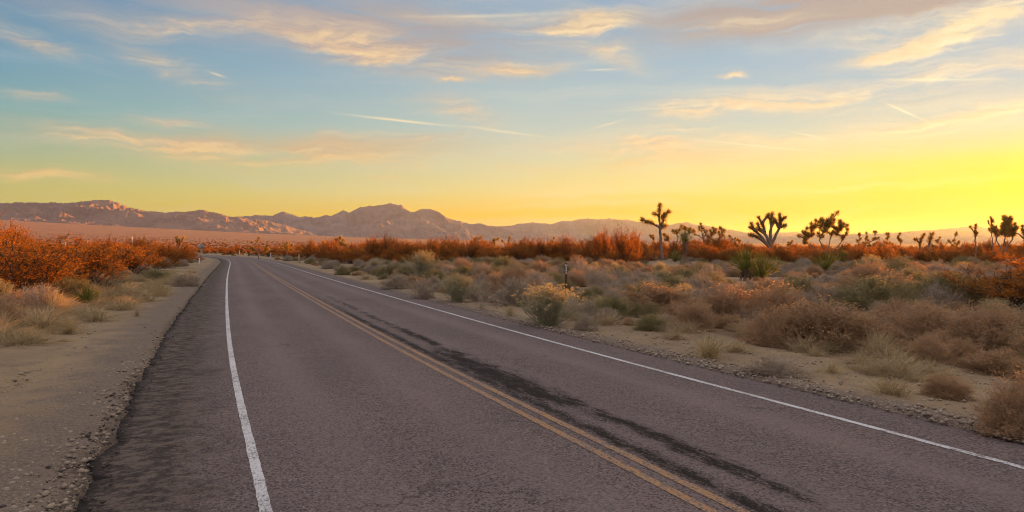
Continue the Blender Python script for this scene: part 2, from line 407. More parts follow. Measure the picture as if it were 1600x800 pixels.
def asphalt_nodes(g):
    uv = g.n('ShaderNodeUVMap', uv_map='UVMap').outputs[0]
    s, t, _ = g.sep(uv)
    p = g.vec(s, t, 0.0)
    big = g.noise(g.vec(g.m('MULTIPLY', s, .35), g.m('MULTIPLY', t, .9), 0.0), .8, 5, .6)
    agg = g.voro(p, 62.0)
    ar, ag_, ab = g.sep(g.voro(p, 62.0, out='Color'))
    fine = g.noise(p, 40.0, 5, .75)
    coarse = g.noise(p, 9.0, 5, .7)
    col = g.mix(g.ss(big, .3, .7), (.150, .116, .124), (.190, .146, .150))
    col = g.mix(g.m('MULTIPLY', g.ss(coarse, .5, .72), .35), col, (.09, .072, .074))
    # chippings: dark gaps, pale and rusty stones
    col = g.mix(g.m('MULTIPLY', g.ss(ar, .72, .9), .7), col, (.26, .215, .21))
    col = g.mix(g.m('MULTIPLY', g.ss(ag_, .78, .92), .6), col, (.19, .125, .095))
    col = g.mix(g.m('MULTIPLY', g.ss(ab, .68, .84), .75), col, (.045, .036, .038))
    col = g.mix(g.m('MULTIPLY', g.ss(fine, .46, .66), .55), col, (.055, .044, .046))
    ta = g.m('ABSOLUTE', t)
    def track(c):
        q = g.m('DIVIDE', g.m('SUBTRACT', ta, c), .30)
        return g.m('EXPONENT', g.m('MULTIPLY', g.m('MULTIPLY', q, q), -1.0))
    wt = g.m('MULTIPLY', g.m('ADD', track(.78), track(2.2)), g.ss(g.noise(g.vec(g.m('MULTIPLY', s, .16), g.m('MULTIPLY', t, 1.2), 3.0), 1.0, 5, .65), .3, .65, .15, .42))
    col = g.mix(wt, col, (.225, .178, .178))
    # the oiled left margin, worn and brown
    lm = g.ss(g.m('ADD', t, g.m('MULTIPLY', g.m('SUBTRACT', g.noise(p, 1.7, 7, .75), .5), 1.7)), -2.95, -3.75)
    tr = g.noise(g.vec(g.m('MULTIPLY', s, 6.5), g.m('MULTIPLY', t, 4.2), 2.0), 1.0, 9, .85)
    lcol = g.mix(g.ss(tr, .44, .56), (.135, .102, .088), (.032, .026, .025))
    ac = g.voro(g.vm('ADD', p, g.noise(p, 4.0, 4, .6, out=1)), 3.6, 'DISTANCE_TO_EDGE')
    acr = g.m('MULTIPLY', g.ss(ac, .045, .012), g.ss(g.noise(p, 1.1, 3, .6), .46, .58))
    lcol = g.mix(g.m('MULTIPLY', acr, .85), lcol, (.020, .016, .015))
    col = g.mix(g.m('MULTIPLY', lm, .92), col, lcol)
    # bare bitumen right of the centre lines, in broken streaks
    br = g.noise(g.vec(g.m('MULTIPLY', s, 2.2), g.m('MULTIPLY', t, 6.0), 1.0), 1.0, 7, .8)
    sw = g.noise(g.vec(g.m('MULTIPLY', s, .35), 0.0, 5.0), 1.0, 4, .6)
    def strand(c, amp, w):
        q = g.m('DIVIDE', g.m('SUBTRACT', t, g.m('MULTIPLY_ADD', g.m('SUBTRACT', sw, .5), amp, c)), w)
        return g.m('EXPONENT', g.m('MULTIPLY', g.m('MULTIPLY', q, q), -1.0))
    ga, gb = strand(.27, .08, .13), g.m('MULTIPLY', strand(.70, .28, .17), g.ss(sw, .38, .53, .45, 1.0))
    core = g.m('MULTIPLY', strand(.55, .2, .36), g.m('MULTIPLY', g.ss(s, 7.5, 9.5), g.ss(s, 15.5, 12.0)))
    mm = g.m('MAXIMUM', g.m('MAXIMUM', g.m('MULTIPLY', ga, .8), g.m('MULTIPLY', gb, .85)), core)
    mm = g.m('MULTIPLY', mm, g.m('MULTIPLY', g.ss(s, 2.0, 7.0, .8, 1.0), g.ss(s, 40.0, 16.0)))
    tar = g.m('MULTIPLY', g.ss(g.m('MULTIPLY_ADD', g.m('SUBTRACT', g.noise(p, 30.0, 6, .85), .5), .9, g.m('MULTIPLY_ADD', mm, .34, br)), .60, .82), g.ss(t, .10, .17))
    col = g.mix(g.m('MULTIPLY', mm, .24), col, (.050, .040, .040))
    # fainter streaks along the wheel paths
    wp = g.m('MULTIPLY', g.ss(g.m('ADD', g.m('MULTIPLY', g.noise(g.vec(g.m('MULTIPLY', s, .5), g.m('MULTIPLY', t, 2.2), 7.0), 1.0, 4, .6), .5), g.m('MULTIPLY', br, .5)), .57, .68), .55)
    wp = g.m('MULTIPLY', wp, g.ss(g.m('ABSOLUTE', g.m('ADD', t, 1.35)), 1.3, .3))
    col = g.mix(g.m('MAXIMUM', tar, wp), col, (.022, .018, .018))
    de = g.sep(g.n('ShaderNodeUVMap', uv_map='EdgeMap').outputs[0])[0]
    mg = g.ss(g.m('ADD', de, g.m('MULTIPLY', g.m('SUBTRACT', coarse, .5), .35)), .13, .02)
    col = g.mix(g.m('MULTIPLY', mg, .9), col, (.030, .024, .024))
    # hairline cracks
    warp = g.vm('ADD', p, g.vm('SCALE', g.noise(p, 1.3, 4, .6, out=1)))
    ck = g.voro(g.vm('ADD', p, g.noise(p, 2.5, 4, .6, out=1)), .55, 'DISTANCE_TO_EDGE')
    crk = g.m('MULTIPLY', g.ss(ck, .012, .004), g.ss(g.noise(p, .45, 2, .5), .52, .62))
    col = g.mix(g.m('MULTIPLY', crk, .35), col, (.035, .028, .027))
    h = g.m('ADD', g.m('MULTIPLY', g.m('SUBTRACT', 1.0, agg), .7), g.m('SUBTRACT', g.m('MULTIPLY', fine, .5), g.m('MULTIPLY', crk, .8)))
    return uv, s, t, p, col, h, fine, coarse, tar

def road_mat():
    m, g, out = material('old_asphalt')
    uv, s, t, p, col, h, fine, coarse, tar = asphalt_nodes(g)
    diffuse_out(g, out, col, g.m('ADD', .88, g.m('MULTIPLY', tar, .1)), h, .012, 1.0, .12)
    return m
M['road'] = road_mat()

def paint_mat(name, c1, c2, lo, hi):
    m, g, out = material(name)
    uv, s, t, p, col, h, fine, coarse, tar = asphalt_nodes(g)
    wear = g.m('ADD', g.m('MULTIPLY', fine, .55), g.m('ADD', g.m('MULTIPLY', coarse, .3), g.m('MULTIPLY', g.noise(g.vec(g.m('MULTIPLY', s, .8), t, 0.), 1., 4, .6), .15)))
    paint = g.mix(g.ss(coarse, .3, .7), c1, c2)
    edge = g.m('MULTIPLY', g.ss(g.voro(p, 62.0, out='Color'), .8, .9), 0.0)
    c = g.mix(g.ss(wear, lo, hi), paint, col)
    diffuse_out(g, out, c, .75, h, .008, .8, .3)
    return m
M['white_paint'] = paint_mat('worn_white_paint', (.55, .55, .60), (.68, .68, .72), .455, .60)
M['yellow_paint'] = paint_mat('worn_yellow_paint', (.36, .185, .075), (.45, .24, .095), .43, .56)

def simple(name, col, rough=.6, metal=0.0, var=.15, scale=14.0):
    m, g, out = material(name)
    p = g.n('ShaderNodeTexCoord').outputs['Object']
    n = g.noise(p, scale, 5, .65)
    c = g.mix(g.ss(n, .3, .7), tuple(v * (1 - var) for v in col), tuple(min(1, v * (1 + var)) for v in col))
    pr = diffuse_out(g, out, c, rough, n, .004, .4, .4); pr.inputs['Metallic'].default_value = metal
    return m
M['alu'] = simple('weathered_aluminium', (.40, .36, .36), .85, 0, .12, 6)
M['steel'] = simple('galvanised_steel', (.30, .29, .29), .55, .4, .2)
M['marker_white'] = simple('white_plastic', (.74, .70, .66), .6, 0, .1)
M['marker_brown'] = simple('brown_fibreglass', (.085, .040, .025), .6, 0, .15)
M['reflector'] = simple('amber_reflector', (.5, .20, .04), .3, 0, .05)
M['stone'] = leaf_mat('pale_stone', (.26, .20, .16), (.46, .38, .31), 0, 9)
M['asphalt_bit'] = leaf_mat('asphalt_lump', (.05, .042, .042), (.14, .11, .10), 0, 9)
M['decal'] = simple('white_decal', (.80, .77, .72), .5, 0, .05)
M['rail'] = simple('pale_rail', (.62, .50, .42), .7, 0, .15)

def mountain_mat(name, c1, c2):
    m, g, out = material(name)
    p = g.n('ShaderNodeTexCoord').outputs['Object']
    n = g.noise(p, .004, 9, .68)
    n2 = g.noise(p, .03, 6, .7)
    col = g.mix(g.ss(n, .35, .65), c1, c2)
    col = g.mix(g.m('MULTIPLY', g.ss(n2, .45, .7), .4), col, tuple(v * .6 for v in c1))
    diffuse_out(g, out, col, .95, g.m('ADD', g.m('MULTIPLY', n, 40.0), g.m('MULTIPLY', n2, 4.0)), 1.0, .8, .1)
    return m
M['rock_a'] = mountain_mat('red_rock', (.20, .125, .12), (.29, .185, .165))
M['rock_b'] = mountain_mat('grey_rock', (.175, .128, .145), (.25, .185, .205))

# ------------------------------------------------------------------ ground, road, verges
def polar_grid(rr, aa):
    nr, na = len(rr), len(aa)
    A, Rr = np.meshgrid(aa, rr)
    X, Y = Rr * np.sin(A), Rr * np.cos(A)
    i = np.arange(nr - 1)[:, None] * na + np.arange(na - 1)[None, :]
    Fq = np.stack([i, i + 1, i + na + 1, i + na], -1).reshape(-1, 4)
    return X, Y, Fq[:, ::-1]

def build_ground():
    rr = [0.3]
    while rr[-1] < 26000: rr.append(rr[-1] * 1.026 + .02)
    rr = np.array(rr)
    aa = np.radians(np.concatenate([np.linspace(-180, -45, 60, endpoint=False), np.linspace(-45, 50, 420, endpoint=False), np.linspace(50, 180, 58)]))
    X, Y, Fq = polar_grid(rr, aa)
    Zz = terr(X, Y)
    t = road_t(X, Y)
    Zz = Zz - .25 * (1 - sst(6.6, 7.6, np.abs(t))) * (np.hypot(X, Y) < 520)
    me = mesh_np('ground', np.stack([X, Y, Zz], -1).reshape(-1, 3), Fq, [M['ground']], smooth=True)
    tag(link('ground', me), 'sandy desert floor stretching to the mountains', kind='structure')
build_ground()

def s_samples(y0, y1, k0=.05, near=14, grow=1.02):
    ys = [y0]; st = k0
    while ys[-1] < y1:
        if ys[-1] > near: st *= grow
        ys.append(ys[-1] + st)
    return np.array(ys)

def frame(ys):
    x = cx(ys); s = cx(ys + .5) - cx(ys - .5)
    l = np.sqrt(1 + s * s)
    return x, 1 / l, -s / l                      # centre x, right-normal (nx, ny)

def edge_jag(ys, side):
    if side < 0:
        e = EDGE_L + .16 * (fbm(ys / 1.7, ys * 0 + 1.5, 21, 5, .62) - .5) + .15 * (fbm(ys / .22, ys * 0, 5, 3, .6) - .5)
        for c, w, d in ((7.62, .05, .16), (6.75, .05, .10), (8.75, .22, .13), (8.2, .12, -.10), (13.5, .15, .10)):
            e = e + d * np.exp(-((ys - c) / w) ** 2)
        return e
    return EDGE_R + .16 * (fbm(ys / 2.0, ys * 0 + 7, 33, 5, .6) - .5) + .06 * (fbm(ys / .25, ys * 0, 6, 3, .6) - .5)

def strip_faces(n, m):
    i = np.arange(n - 1)[:, None] * m + np.arange(m - 1)[None, :]
    return np.stack([i, i + 1, i + m + 1, i + m], -1).reshape(-1, 4)

def build_road():
    ys = s_samples(-12, 445, .06, 16)
    x, nx, ny = frame(ys)
    eL, eR = edge_jag(ys, -1), edge_jag(ys, 1)
    u = np.concatenate([np.linspace(0, .16, 14), np.linspace(.16, .88, 26)[1:], np.linspace(.88, 1, 10)[1:]])
    T = eL[:, None] + (eR - eL)[:, None] * u[None, :]
    T = np.concatenate([eL[:, None] - .01, T, eR[:, None] + .02], 1)
    X = x[:, None] + nx[:, None] * T; Y = ys[:, None] + ny[:, None] * T
    zf = terr(cx(ys), ys)[:, None] + 0 * T
    nz = fbm(X / .35, Y / .35, 40, 3) - .5
    sag = sst(3.15, 4.3, -T) * (.022 + .030 * nz) + sst(3.3, 4.0, T) * (.03 + .02 * nz)
    Zz = zf - sag
    Zz[:, 0] -= .13; Zz[:, -1] -= .09
    V = np.stack([X, Y, Zz], -1).reshape(-1, 3)
    uv = np.stack([np.repeat(ys[:, None], T.shape[1], 1), T], -1).reshape(-1, 2)
    me = mesh_np('road', V, strip_faces(*T.shape), [M['road']], smooth=False, uv=uv)
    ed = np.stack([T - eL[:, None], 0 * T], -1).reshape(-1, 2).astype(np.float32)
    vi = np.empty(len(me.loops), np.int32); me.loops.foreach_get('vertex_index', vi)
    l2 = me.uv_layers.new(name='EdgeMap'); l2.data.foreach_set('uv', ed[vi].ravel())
    ro = tag(link('road', me), 'two-lane weathered asphalt road curving left into the desert', kind='structure')
    def line(name, tc, w, mat, y1, lab):
        y = s_samples(-10, y1, .08, 20)
        x, nx, ny = frame(y)
        j = .010 * (vnoise(y / .06, y * 0, 51) - .5)
        Tm = np.stack([tc - w / 2 + j, tc + 0 * y, tc + w / 2 + .010 * (vnoise(y / .06, y * 0 + 5, 52) - .5)], 1)
        X = x[:, None] + nx[:, None] * Tm; Y = y[:, None] + ny[:, None] * Tm
        V = np.stack([X, Y, terr(cx(y), y)[:, None] + .004 + 0 * Tm], -1).reshape(-1, 3)
        uv = np.stack([np.repeat(y[:, None], 3, 1), Tm], -1).reshape(-1, 2)
        lm_ = mesh_np(name, V, strip_faces(len(y), 3), [mat], uv=uv)
        l2 = lm_.uv_layers.new(name='EdgeMap'); l2.data.foreach_set('uv', np.full(len(lm_.loops) * 2, 1.0, np.float32))
        o = link(name, lm_, ro)
        o['label'] = lab; o['kind'] = 'structure'
    line('edge_line', -LANE, .084, M['white_paint'], 400, 'white line along the left edge of the road')
    line('edge_line', LANE, .082, M['white_paint'], 400, 'white line along the right edge of the road')
    line('centre_line', -.10, .088, M['yellow_paint'], 400, 'left yellow line of the double centre line')
    line('centre_line', .10, .088, M['yellow_paint'], 400, 'right yellow line of the double centre line')
    for side in (-1, 1):
        y = s_samples(-10, 430, .06, 14, 1.022)
        x, nx, ny = frame(y)
        e = edge_jag(y, side)
        d = np.concatenate([[-.25, -.10, -.03], np.linspace(.0, .30, 9), np.linspace(.34, 1.2, 16), np.linspace(1.3, 3.6, 18)])
        Tm = e[:, None] + side * d[None, :]
        X = x[:, None] + nx[:, None] * Tm; Y = y[:, None] + ny[:, None] * Tm
        Zz = terr(X, Y)
        Dm = d[None, :] + 0 * Tm
        det = 1.7 * (fbm(X / .42, Y / .42, 61, 5, .62) - .5)
        a = 1 - sst(2.9, 3.55, Dm)
        wv = vnoise(y / .8, y * 0, 71)[:, None]
        if side < 0:
            tr = np.exp(-((Dm - .05) / (.035 + .05 * wv)) ** 2) * (.05 + .07 * wv)      # washed-out groove along the asphalt edge
            Zz = Zz + a * (.045 * det - .012 * np.sin(Dm * 4 + 3 * fbm(y / 6., y * 0, 4, 2)[:, None])) - tr + .012 * (Dm > .2)
        else:
            Zz = Zz + a * .05 * det - .05 * np.exp(-((Dm - .05) / .07) ** 2)
        Zz = Zz + .015 * a - .45 * sst(3.2, 3.6, Dm) * .3 - .2 * (Dm < -.02)
        V = np.stack([X, Y, Zz], -1).reshape(-1, 3)
        Fq = strip_faces(*Tm.shape)
        if side < 0: Fq = Fq[:, ::-1]
        vm_ = mesh_np('gravel_verge', V, Fq, [M['ground']], smooth=True)
        dv = np.stack([np.clip(1 - Dm / (1.9 if side < 0 else .9), 0, 1), 0 * Dm], -1).reshape(-1, 2).astype(np.float32)
        vi = np.empty(len(vm_.loops), np.int32); vm_.loops.foreach_get('vertex_index', vi)
        l2 = vm_.uv_layers.new(name='EdgeMap'); l2.data.foreach_set('uv', dv[vi].ravel())
        o = link('gravel_verge', vm_)
        tag(o, 'bare sandy gravel verge %s the road' % ('left of' if side < 0 else 'right of'), kind='structure')
build_road()

# ------------------------------------------------------------------ mountains and haze
def range_mesh(name, prof, rc, front, back, mat, label, seed, rough=.7, na=800, nr=90, spur=1.0):
    P = np.array(prof, float)
    px = np.linspace(P[0, 0], P[-1, 0], na)
    py = np.interp(px, P[:, 0], P[:, 1])
    py = py + 3.4 * (fbm(px / 8, px * 0, seed, 6, .68) - .5)
    a = np.arctan((px - 800) / F)
    tn = (PXH - py) / F * np.cos(a)
    rr = np.concatenate([np.linspace(rc - front, rc, int(nr * .75), endpoint=False), np.linspace(rc, rc + back, nr - int(nr * .75))])
    A, Rr = np.meshgrid(a, rr); TN = np.repeat(tn[None, :], len(rr), 0)
    X, Y = Rr * np.sin(A), Rr * np.cos(A)
    base = terr(X, Y) - 12
    crest = TN * rc + CAM_H
    u = np.where(Rr <= rc, (rc - Rr) / front, (Rr - rc) / back)
    sc = front * .38
    q = ridged(X / sc, Y / (sc * 1.6), seed + 9, 5)
    q2 = ridged(X / (sc * .33) + Y / (sc * .9), Y / (sc * .8), seed + 30, 4)
    w = sst(0, .18, u)
    uu = np.clip(u + spur * w * (.62 - q) * .75 + w * (.6 - q2) * .28, 0, 1)
    e = (1 - uu) ** 1.25
    e = e * (1 - rough * w * (1 - q2) * .5) * (1 - sst(.8, 1.0, u))
    h = base + (crest - base) * e
    h = np.where(Rr <= rc, np.minimum(h, TN * Rr * .997 + CAM_H), h)
    nr_ = len(rr); i = np.arange(nr_ - 1)[:, None] * na + np.arange(na - 1)[None, :]
    Fq = np.stack([i, i + na, i + na + 1, i + 1], -1).reshape(-1, 4)[:, ::-1]
    Fq = np.stack([i, i + 1, i + na + 1, i + na], -1).reshape(-1, 4)[:, ::-1]
    o = link(name, mesh_np(name, np.stack([X, Y, h], -1).reshape(-1, 3), Fq, [mat], smooth=False))
    return tag(o, label, kind='structure')

PA = [(-260, 322), (-180, 318), (-90, 320), (-30, 316), (0, 317), (40, 316), (75, 316), (100, 317), (130, 315), (150, 312.5), (160, 312), (175, 313), (190, 319), (205, 324), (220, 328), (240, 330), (260, 332), (275, 330),
      (290, 331), (303, 330), (312, 327), (325, 330), (345, 334), (360, 338), (380, 340), (410, 343), (440, 350), (480, 362), (510, 372)]
PB = [(330, 352), (360, 339), (400, 336.5), (425, 337), (432, 334), (443, 330.5), (455, 334), (470, 339), (476, 337), (490, 340), (508, 336), (517, 337), (530, 331), (536, 328), (545, 332), (555, 328), (565, 323), (575, 322),
      (590, 320), (600, 320), (606, 318), (611, 316.5), (616, 319), (628, 320), (636, 328), (642, 331), (650, 330), (662, 326), (673, 327), (682, 330), (693, 336), (702, 341), (715, 345), (735, 350), (745, 348.5), (752, 349),
      (765, 353), (785, 354), (800, 357), (830, 361), (870, 369), (900, 378)]
PC = [(700, 366), (740, 360), (780, 354), (800, 352), (815, 349), (832, 347), (850, 349), (862, 350), (875, 346), (895, 344), (920, 341), (935, 343), (950, 341.5), (975, 343), (1000, 346), (1020, 349), (1045, 351), (1060, 348),
      (1075, 347), (1090, 351), (1110, 354), (1135, 358), (1160, 362), (1180, 364), (1210, 369), (1240, 378)]
PD = [(1100, 372), (1160, 366), (1200, 365), (1235, 362), (1270, 365), (1320, 366), (1400, 364), (1430, 361), (1470, 358), (1520, 353), (1545, 356), (1600, 361), (1680, 360), (1780, 364), (1900, 372)]
range_mesh('mountain_range', PA, 6600, 1500, 1400, M['rock_a'], 'long red-brown mountain ridge at the far left', 11)
range_mesh('mountain_range', PB, 9200, 2300, 2000, M['rock_b'], 'jagged purple-grey mountain range in the centre distance', 23, na=900, nr=80)
range_mesh('mountain_range', PC, 14500, 3000, 2500, M['rock_b'], 'low hazy mountain range behind the tall Joshua tree', 37, na=500, nr=40)
range_mesh('mountain_range', PD, 20500, 3000, 2500, M['rock_b'], 'faint hazy ridge on the horizon at the far right', 41, na=400, nr=30)
range_mesh('foothill', [(-80, 352), (-40, 345), (0, 338), (20, 334), (45, 333), (70, 335), (85, 330), (100, 332), (115, 339), (130, 346), (140, 352)], 5600, 700, 600, M['rock_a'], 'small sunlit foothill below the ridge at the far left', 51, na=260, nr=50)
range_mesh('foothill', [(85, 356), (105, 351), (125, 346), (140, 343), (158, 342.5), (172, 346), (185, 350), (195, 355), (205, 358)], 5500, 500, 600, M['rock_a'], 'low dark foothill right of the sunlit one', 57, na=220, nr=40)
range_mesh('foothill', [(285, 362), (305, 355), (325, 350), (345, 344), (353, 339.5), (362, 345), (372, 349), (384, 346), (392, 345), (402, 350), (415, 357), (428, 363)], 6000, 700, 700, M['rock_a'], 'pointed dark foothill in front of the central range', 63, na=260, nr=50)

def build_haze():
    b = 26500.0; z0, z1 = -12.0, 760.0
    V = [(x, y, z) for z in (z0, z1) for y in (-b, b) for x in (-b, b)]
    me = mesh_np('haze', V, [(0, 2, 3, 1), (4, 5, 7, 6), (0, 1, 5, 4), (1, 3, 7, 5), (3, 2, 6, 7), (2, 0, 4, 6)])
    m = bpy.data.materials.new('desert_haze'); m.use_nodes = True
    g = NB(m.node_tree); m.node_tree.nodes.clear()
    p = g.n('ShaderNodeVolumePrincipled'); p.inputs['Density'].default_value = 2.1e-5
    p.inputs['Color'].default_value = (.52, .66, .86, 1); p.inputs['Anisotropy'].default_value = .5
    o = g.n('ShaderNodeOutputMaterial'); m.node_tree.links.new(p.outputs[0], o.inputs['Volume'])
    me.materials.append(m)
    tag(link('haze', me), kind='stuff')
build_haze()

# ------------------------------------------------------------------ vegetation meshes
def unit(v): return v / np.maximum(np.linalg.norm(v, axis=-1, keepdims=True), 1e-9)

def pyr(P0, P1, w):
    """tapered three-sided twigs: arrays of start, end, radius"""
    P0, P1 = np.atleast_2d(P0), np.atleast_2d(P1)
    w = np.broadcast_to(np.asarray(w, float), (len(P0),))[:, None]
    d = unit(P1 - P0)
    a = np.where(np.abs(d[:, 2:3]) > .9, np.array([[1., 0, 0]]), np.array([[0, 0, 1.]]))
    u = unit(np.cross(d, a)); v = np.cross(d, u)
    V = np.stack([P0 + u * w, P0 - .5 * w * u + .87 * w * v, P0 - .5 * w * u - .87 * w * v, P1], 1).reshape(-1, 3)
    i = np.arange(len(P0))[:, None] * 4
    Fc = np.stack([i + [0, 1, 3], i + [1, 2, 3], i + [2, 0, 3]], 1).reshape(-1, 3)
    return V, Fc

def leaves(rng, P, size, flat=.5):
    n = len(P)
    d = unit(rng.normal(size=(n, 3)) + [0, 0, .4]); s = unit(np.cross(d, rng.normal(size=(n, 3))))
    L = (size * rng.uniform(.6, 1.3, n))[:, None]
    V = np.stack([P, P + d * L * .5 + s * L * flat * .5, P + d * L, P + d * L * .5 - s * L * flat * .5], 1).reshape(-1, 3)
    i = np.arange(n)[:, None] * 4
    return V, np.stack([i + [0, 1, 2], i + [0, 2, 3]], 1).reshape(-1, 3)

def cat(parts):
    Vs, Fs, o = [], [], 0
    for V, Fc in parts:
        Vs.append(V); Fs.append(Fc + o); o += len(V)
    return np.concatenate(Vs), np.concatenate(Fs)

def polyline_pts(P, k):
    """points at fractions k (n,m) along polylines P (n,seg+1,3)"""
    n, s, _ = P.shape
    q = np.clip(k, 0, .9999) * (s - 1); i = q.astype(int); f = (q - i)[..., None]
    a = np.arange(n)[:, None]
    return P[a, i] * (1 - f) + P[a, i + 1] * f

def creosote(seed, tall=False):
    rng = np.random.default_rng(seed)
    n = 34
    az = rng.uniform(0, 2 * np.pi, n); tilt = np.radians(rng.uniform(4, 54, n)); L = rng.uniform(.62, 1.02, n)
    d = np.stack([np.sin(tilt) * np.cos(az), np.sin(tilt) * np.sin(az), np.cos(tilt)], 1)
    P = [np.stack([rng.normal(0, .05, n), rng.normal(0, .05, n), np.zeros(n)], 1)]
    for k in range(6):
        d = unit(d + rng.normal(0, .13, (n, 3)) + [0, 0, .05]); P.append(P[-1] + d * (L / 6)[:, None])
    P = np.stack(P, 1)
    st = [pyr(P[:, k], P[:, k] + (P[:, k + 1] - P[:, k]) * 1.25, .013 - .0015 * k) for k in range(6)]
    K = 14
    fr = rng.uniform(.22, 1, (n, K)) ** .62; B = polyline_pts(P, fr); dd = unit(polyline_pts(P, fr + .1) - B + 1e-6)
    d2 = unit(dd + rng.normal(0, .75, dd.shape) + [0, 0, .25]); L2 = rng.uniform(.10, .27, (n, K, 1)) * (1.15 - .45 * fr[..., None])
    E = B + d2 * L2
    st.append(pyr(B.reshape(-1, 3), E.reshape(-1, 3), .0045))
    Q = 5
    f3 = rng.uniform(.25, 1, (n, K, Q, 1)); B3 = B[:, :, None] + (E - B)[:, :, None] * f3
    d3 = unit(d2[:, :, None] + rng.normal(0, .8, B3.shape) + [0, 0, .2]); E3 = B3 + d3 * rng.uniform(.05, .13, f3.shape)
    st.append(pyr(B3.reshape(-1, 3), E3.reshape(-1, 3), .0026))
    f4 = rng.uniform(.1, 1.05, (n, K, Q, 9, 1)); LP = (B3[:, :, :, None] + (E3 - B3)[:, :, :, None] * f4).reshape(-1, 3)
    lv = [leaves(rng, LP, .0145, .62)]
    if tall:                                     # long seed-bearing wands above the crown
        m = 16; i = rng.integers(0, n, m); b = P[i, 5]; dr = unit(P[i, 6] - P[i, 4] + rng.normal(0, .2, (m, 3)) + [0, 0, .8])
        for k in range(4):
            e = b + dr * .12; st.append(pyr(b, b + (e - b) * 1.2, .006)); s_ = e + rng.normal(0, .05, (m, 3)) + [0, 0, .03]
            st.append(pyr(e, s_, .004)); lv.append(leaves(rng, s_, .035, .7)); b = e; dr = unit(dr + rng.normal(0, .25, (m, 3)))
    return cat(st), cat(lv)

def dome(seed, n=120, fine=3, lump=.3, leaf=0, up=.35, open_=.0, thick=1.0):
    rng = np.random.default_rng(seed)
    az = rng.uniform(0, 2 * np.pi, n); cz = rng.uniform(.02, 1, n) ** .9
    sz = np.sqrt(1 - cz * cz); D = np.stack([sz * np.cos(az), sz * np.sin(az), cz], 1)
    lob = unit(rng.normal(size=(7, 3)) + [0, 0, .5]); am = rng.uniform(-.5, 1, 7)
    rad = 1 - lump * .5 + lump * .5 * np.tanh((np.exp(6 * (D @ lob.T - 1)) * am).sum(1) * 1.2)
    E = D * rad[:, None] * rng.uniform(.78, 1.0, (n, 1)) * [.5, .5, 1.0]
    B = np.stack([rng.normal(0, .07, n), rng.normal(0, .07, n), np.zeros(n)], 1)
    C = B * .45 + E * .55 + rng.normal(0, .03, (n, 3)) + np.array([0, 0, 1.]) * (-.08 + .12 * cz[:, None]); C[:, 2] = np.maximum(C[:, 2], .02)
    P = np.stack([B, C, E], 1)
    st = [pyr(B, B + (C - B) * 1.15, .0085 * thick), pyr(C, E, .006 * thick)]
    K = 9
    fr = rng.uniform(.38, 1, (n, K)); b = polyline_pts(P, fr)
    dd = unit((E - B))[:, None] + rng.normal(0, .55, (n, K, 3)) + [0, 0, up]
    e = b + unit(dd) * rng.uniform(.08, .20, (n, K, 1)) * [.8, .8, 1.1]; e[..., 2] = np.maximum(e[..., 2], .01)
    st.append(pyr(b.reshape(-1, 3), e.reshape(-1, 3), .0035 * thick))
    Q = fine
    f3 = rng.uniform(.2, 1, (n, K, Q, 1)); b3 = b[:, :, None] + (e - b)[:, :, None] * f3
    e3 = b3 + unit(dd[:, :, None] + rng.normal(0, .8, b3.shape)) * rng.uniform(.04, .11, f3.shape)
    st.append(pyr(b3.reshape(-1, 3), e3.reshape(-1, 3), .0024 * thick))
    tips = e3.reshape(-1, 3)
    pick = tips[rng.random(len(tips)) < leaf] if leaf else tips[:40]
    return cat(st), leaves(rng, pick, .028 * thick, .5)

def fan(seed, n=330):
    """rabbitbrush: a broom of slim upright stems with tufted tips"""
    rng = np.random.default_rng(seed)
    az = rng.uniform(0, 2 * np.pi, n); tilt = np.radians(np.abs(rng.normal(0, 36, n)).clip(0, 74)); L = rng.uniform(.55, 1.02, n) * np.cos(tilt * .35)
    d = np.stack([np.sin(tilt) * np.cos(az) * .75, np.sin(tilt) * np.sin(az) * .75, np.cos(tilt)], 1)
    P = [np.stack([rng.normal(0, .06, n), rng.normal(0, .06, n), np.zeros(n)], 1)]
    for k in range(4):
        d = unit(d + rng.normal(0, .08, (n, 3)) + [0, 0, .10]); P.append(P[-1] + d * (L / 4)[:, None])
    P = np.stack(P, 1)
    st = [pyr(P[:, k], P[:, k] + (P[:, k + 1] - P[:, k]) * 1.2, .0065 - .001 * k) for k in range(4)]
    K = 9; fr = rng.uniform(.45, 1, (n, K)); b = polyline_pts(P, fr)
    e = b + unit(d[:, None] + rng.normal(0, .35, (n, K, 3)) + [0, 0, .5]) * rng.uniform(.06, .17, (n, K, 1))
    st.append(pyr(b.reshape(-1, 3), e.reshape(-1, 3), .0028))
    top = e.reshape(-1, 3); top = top[rng.random(len(top)) < np.clip((np.linalg.norm(top, axis=1) - .55) * 2.2, 0, 1)]
    top = (top[:, None] + rng.normal(0, .014, (len(top), 6, 3))).reshape(-1, 3)
    return cat(st), leaves(rng, top, .021, .8)

def tuft(seed, n=190, spread=36, curl=.5):
    rng = np.random.default_rng(seed)
    az = rng.uniform(0, 2 * np.pi, n); tilt = np.radians(np.abs(rng.normal(0, spread, n)).clip(0, 75)); L = rng.uniform(.45, 1.0, n)
    d = np.stack([np.sin(tilt) * np.cos(az), np.sin(tilt) * np.sin(az), np.cos(tilt)], 1)
    p = np.stack([rng.normal(0, .09, n), rng.normal(0, .09, n), np.zeros(n)], 1); st = []
    for k in range(3):
        q = p + d * (L / 3)[:, None]; st.append(pyr(p, p + (q - p) * 1.25, [.011, .008, .006][k])); p = q
        d = unit(d + np.stack([d[:, 0], d[:, 1], -.3 * np.ones(n)], 1) * curl * .5 + rng.normal(0, .12, (n, 3)))
    return cat(st)

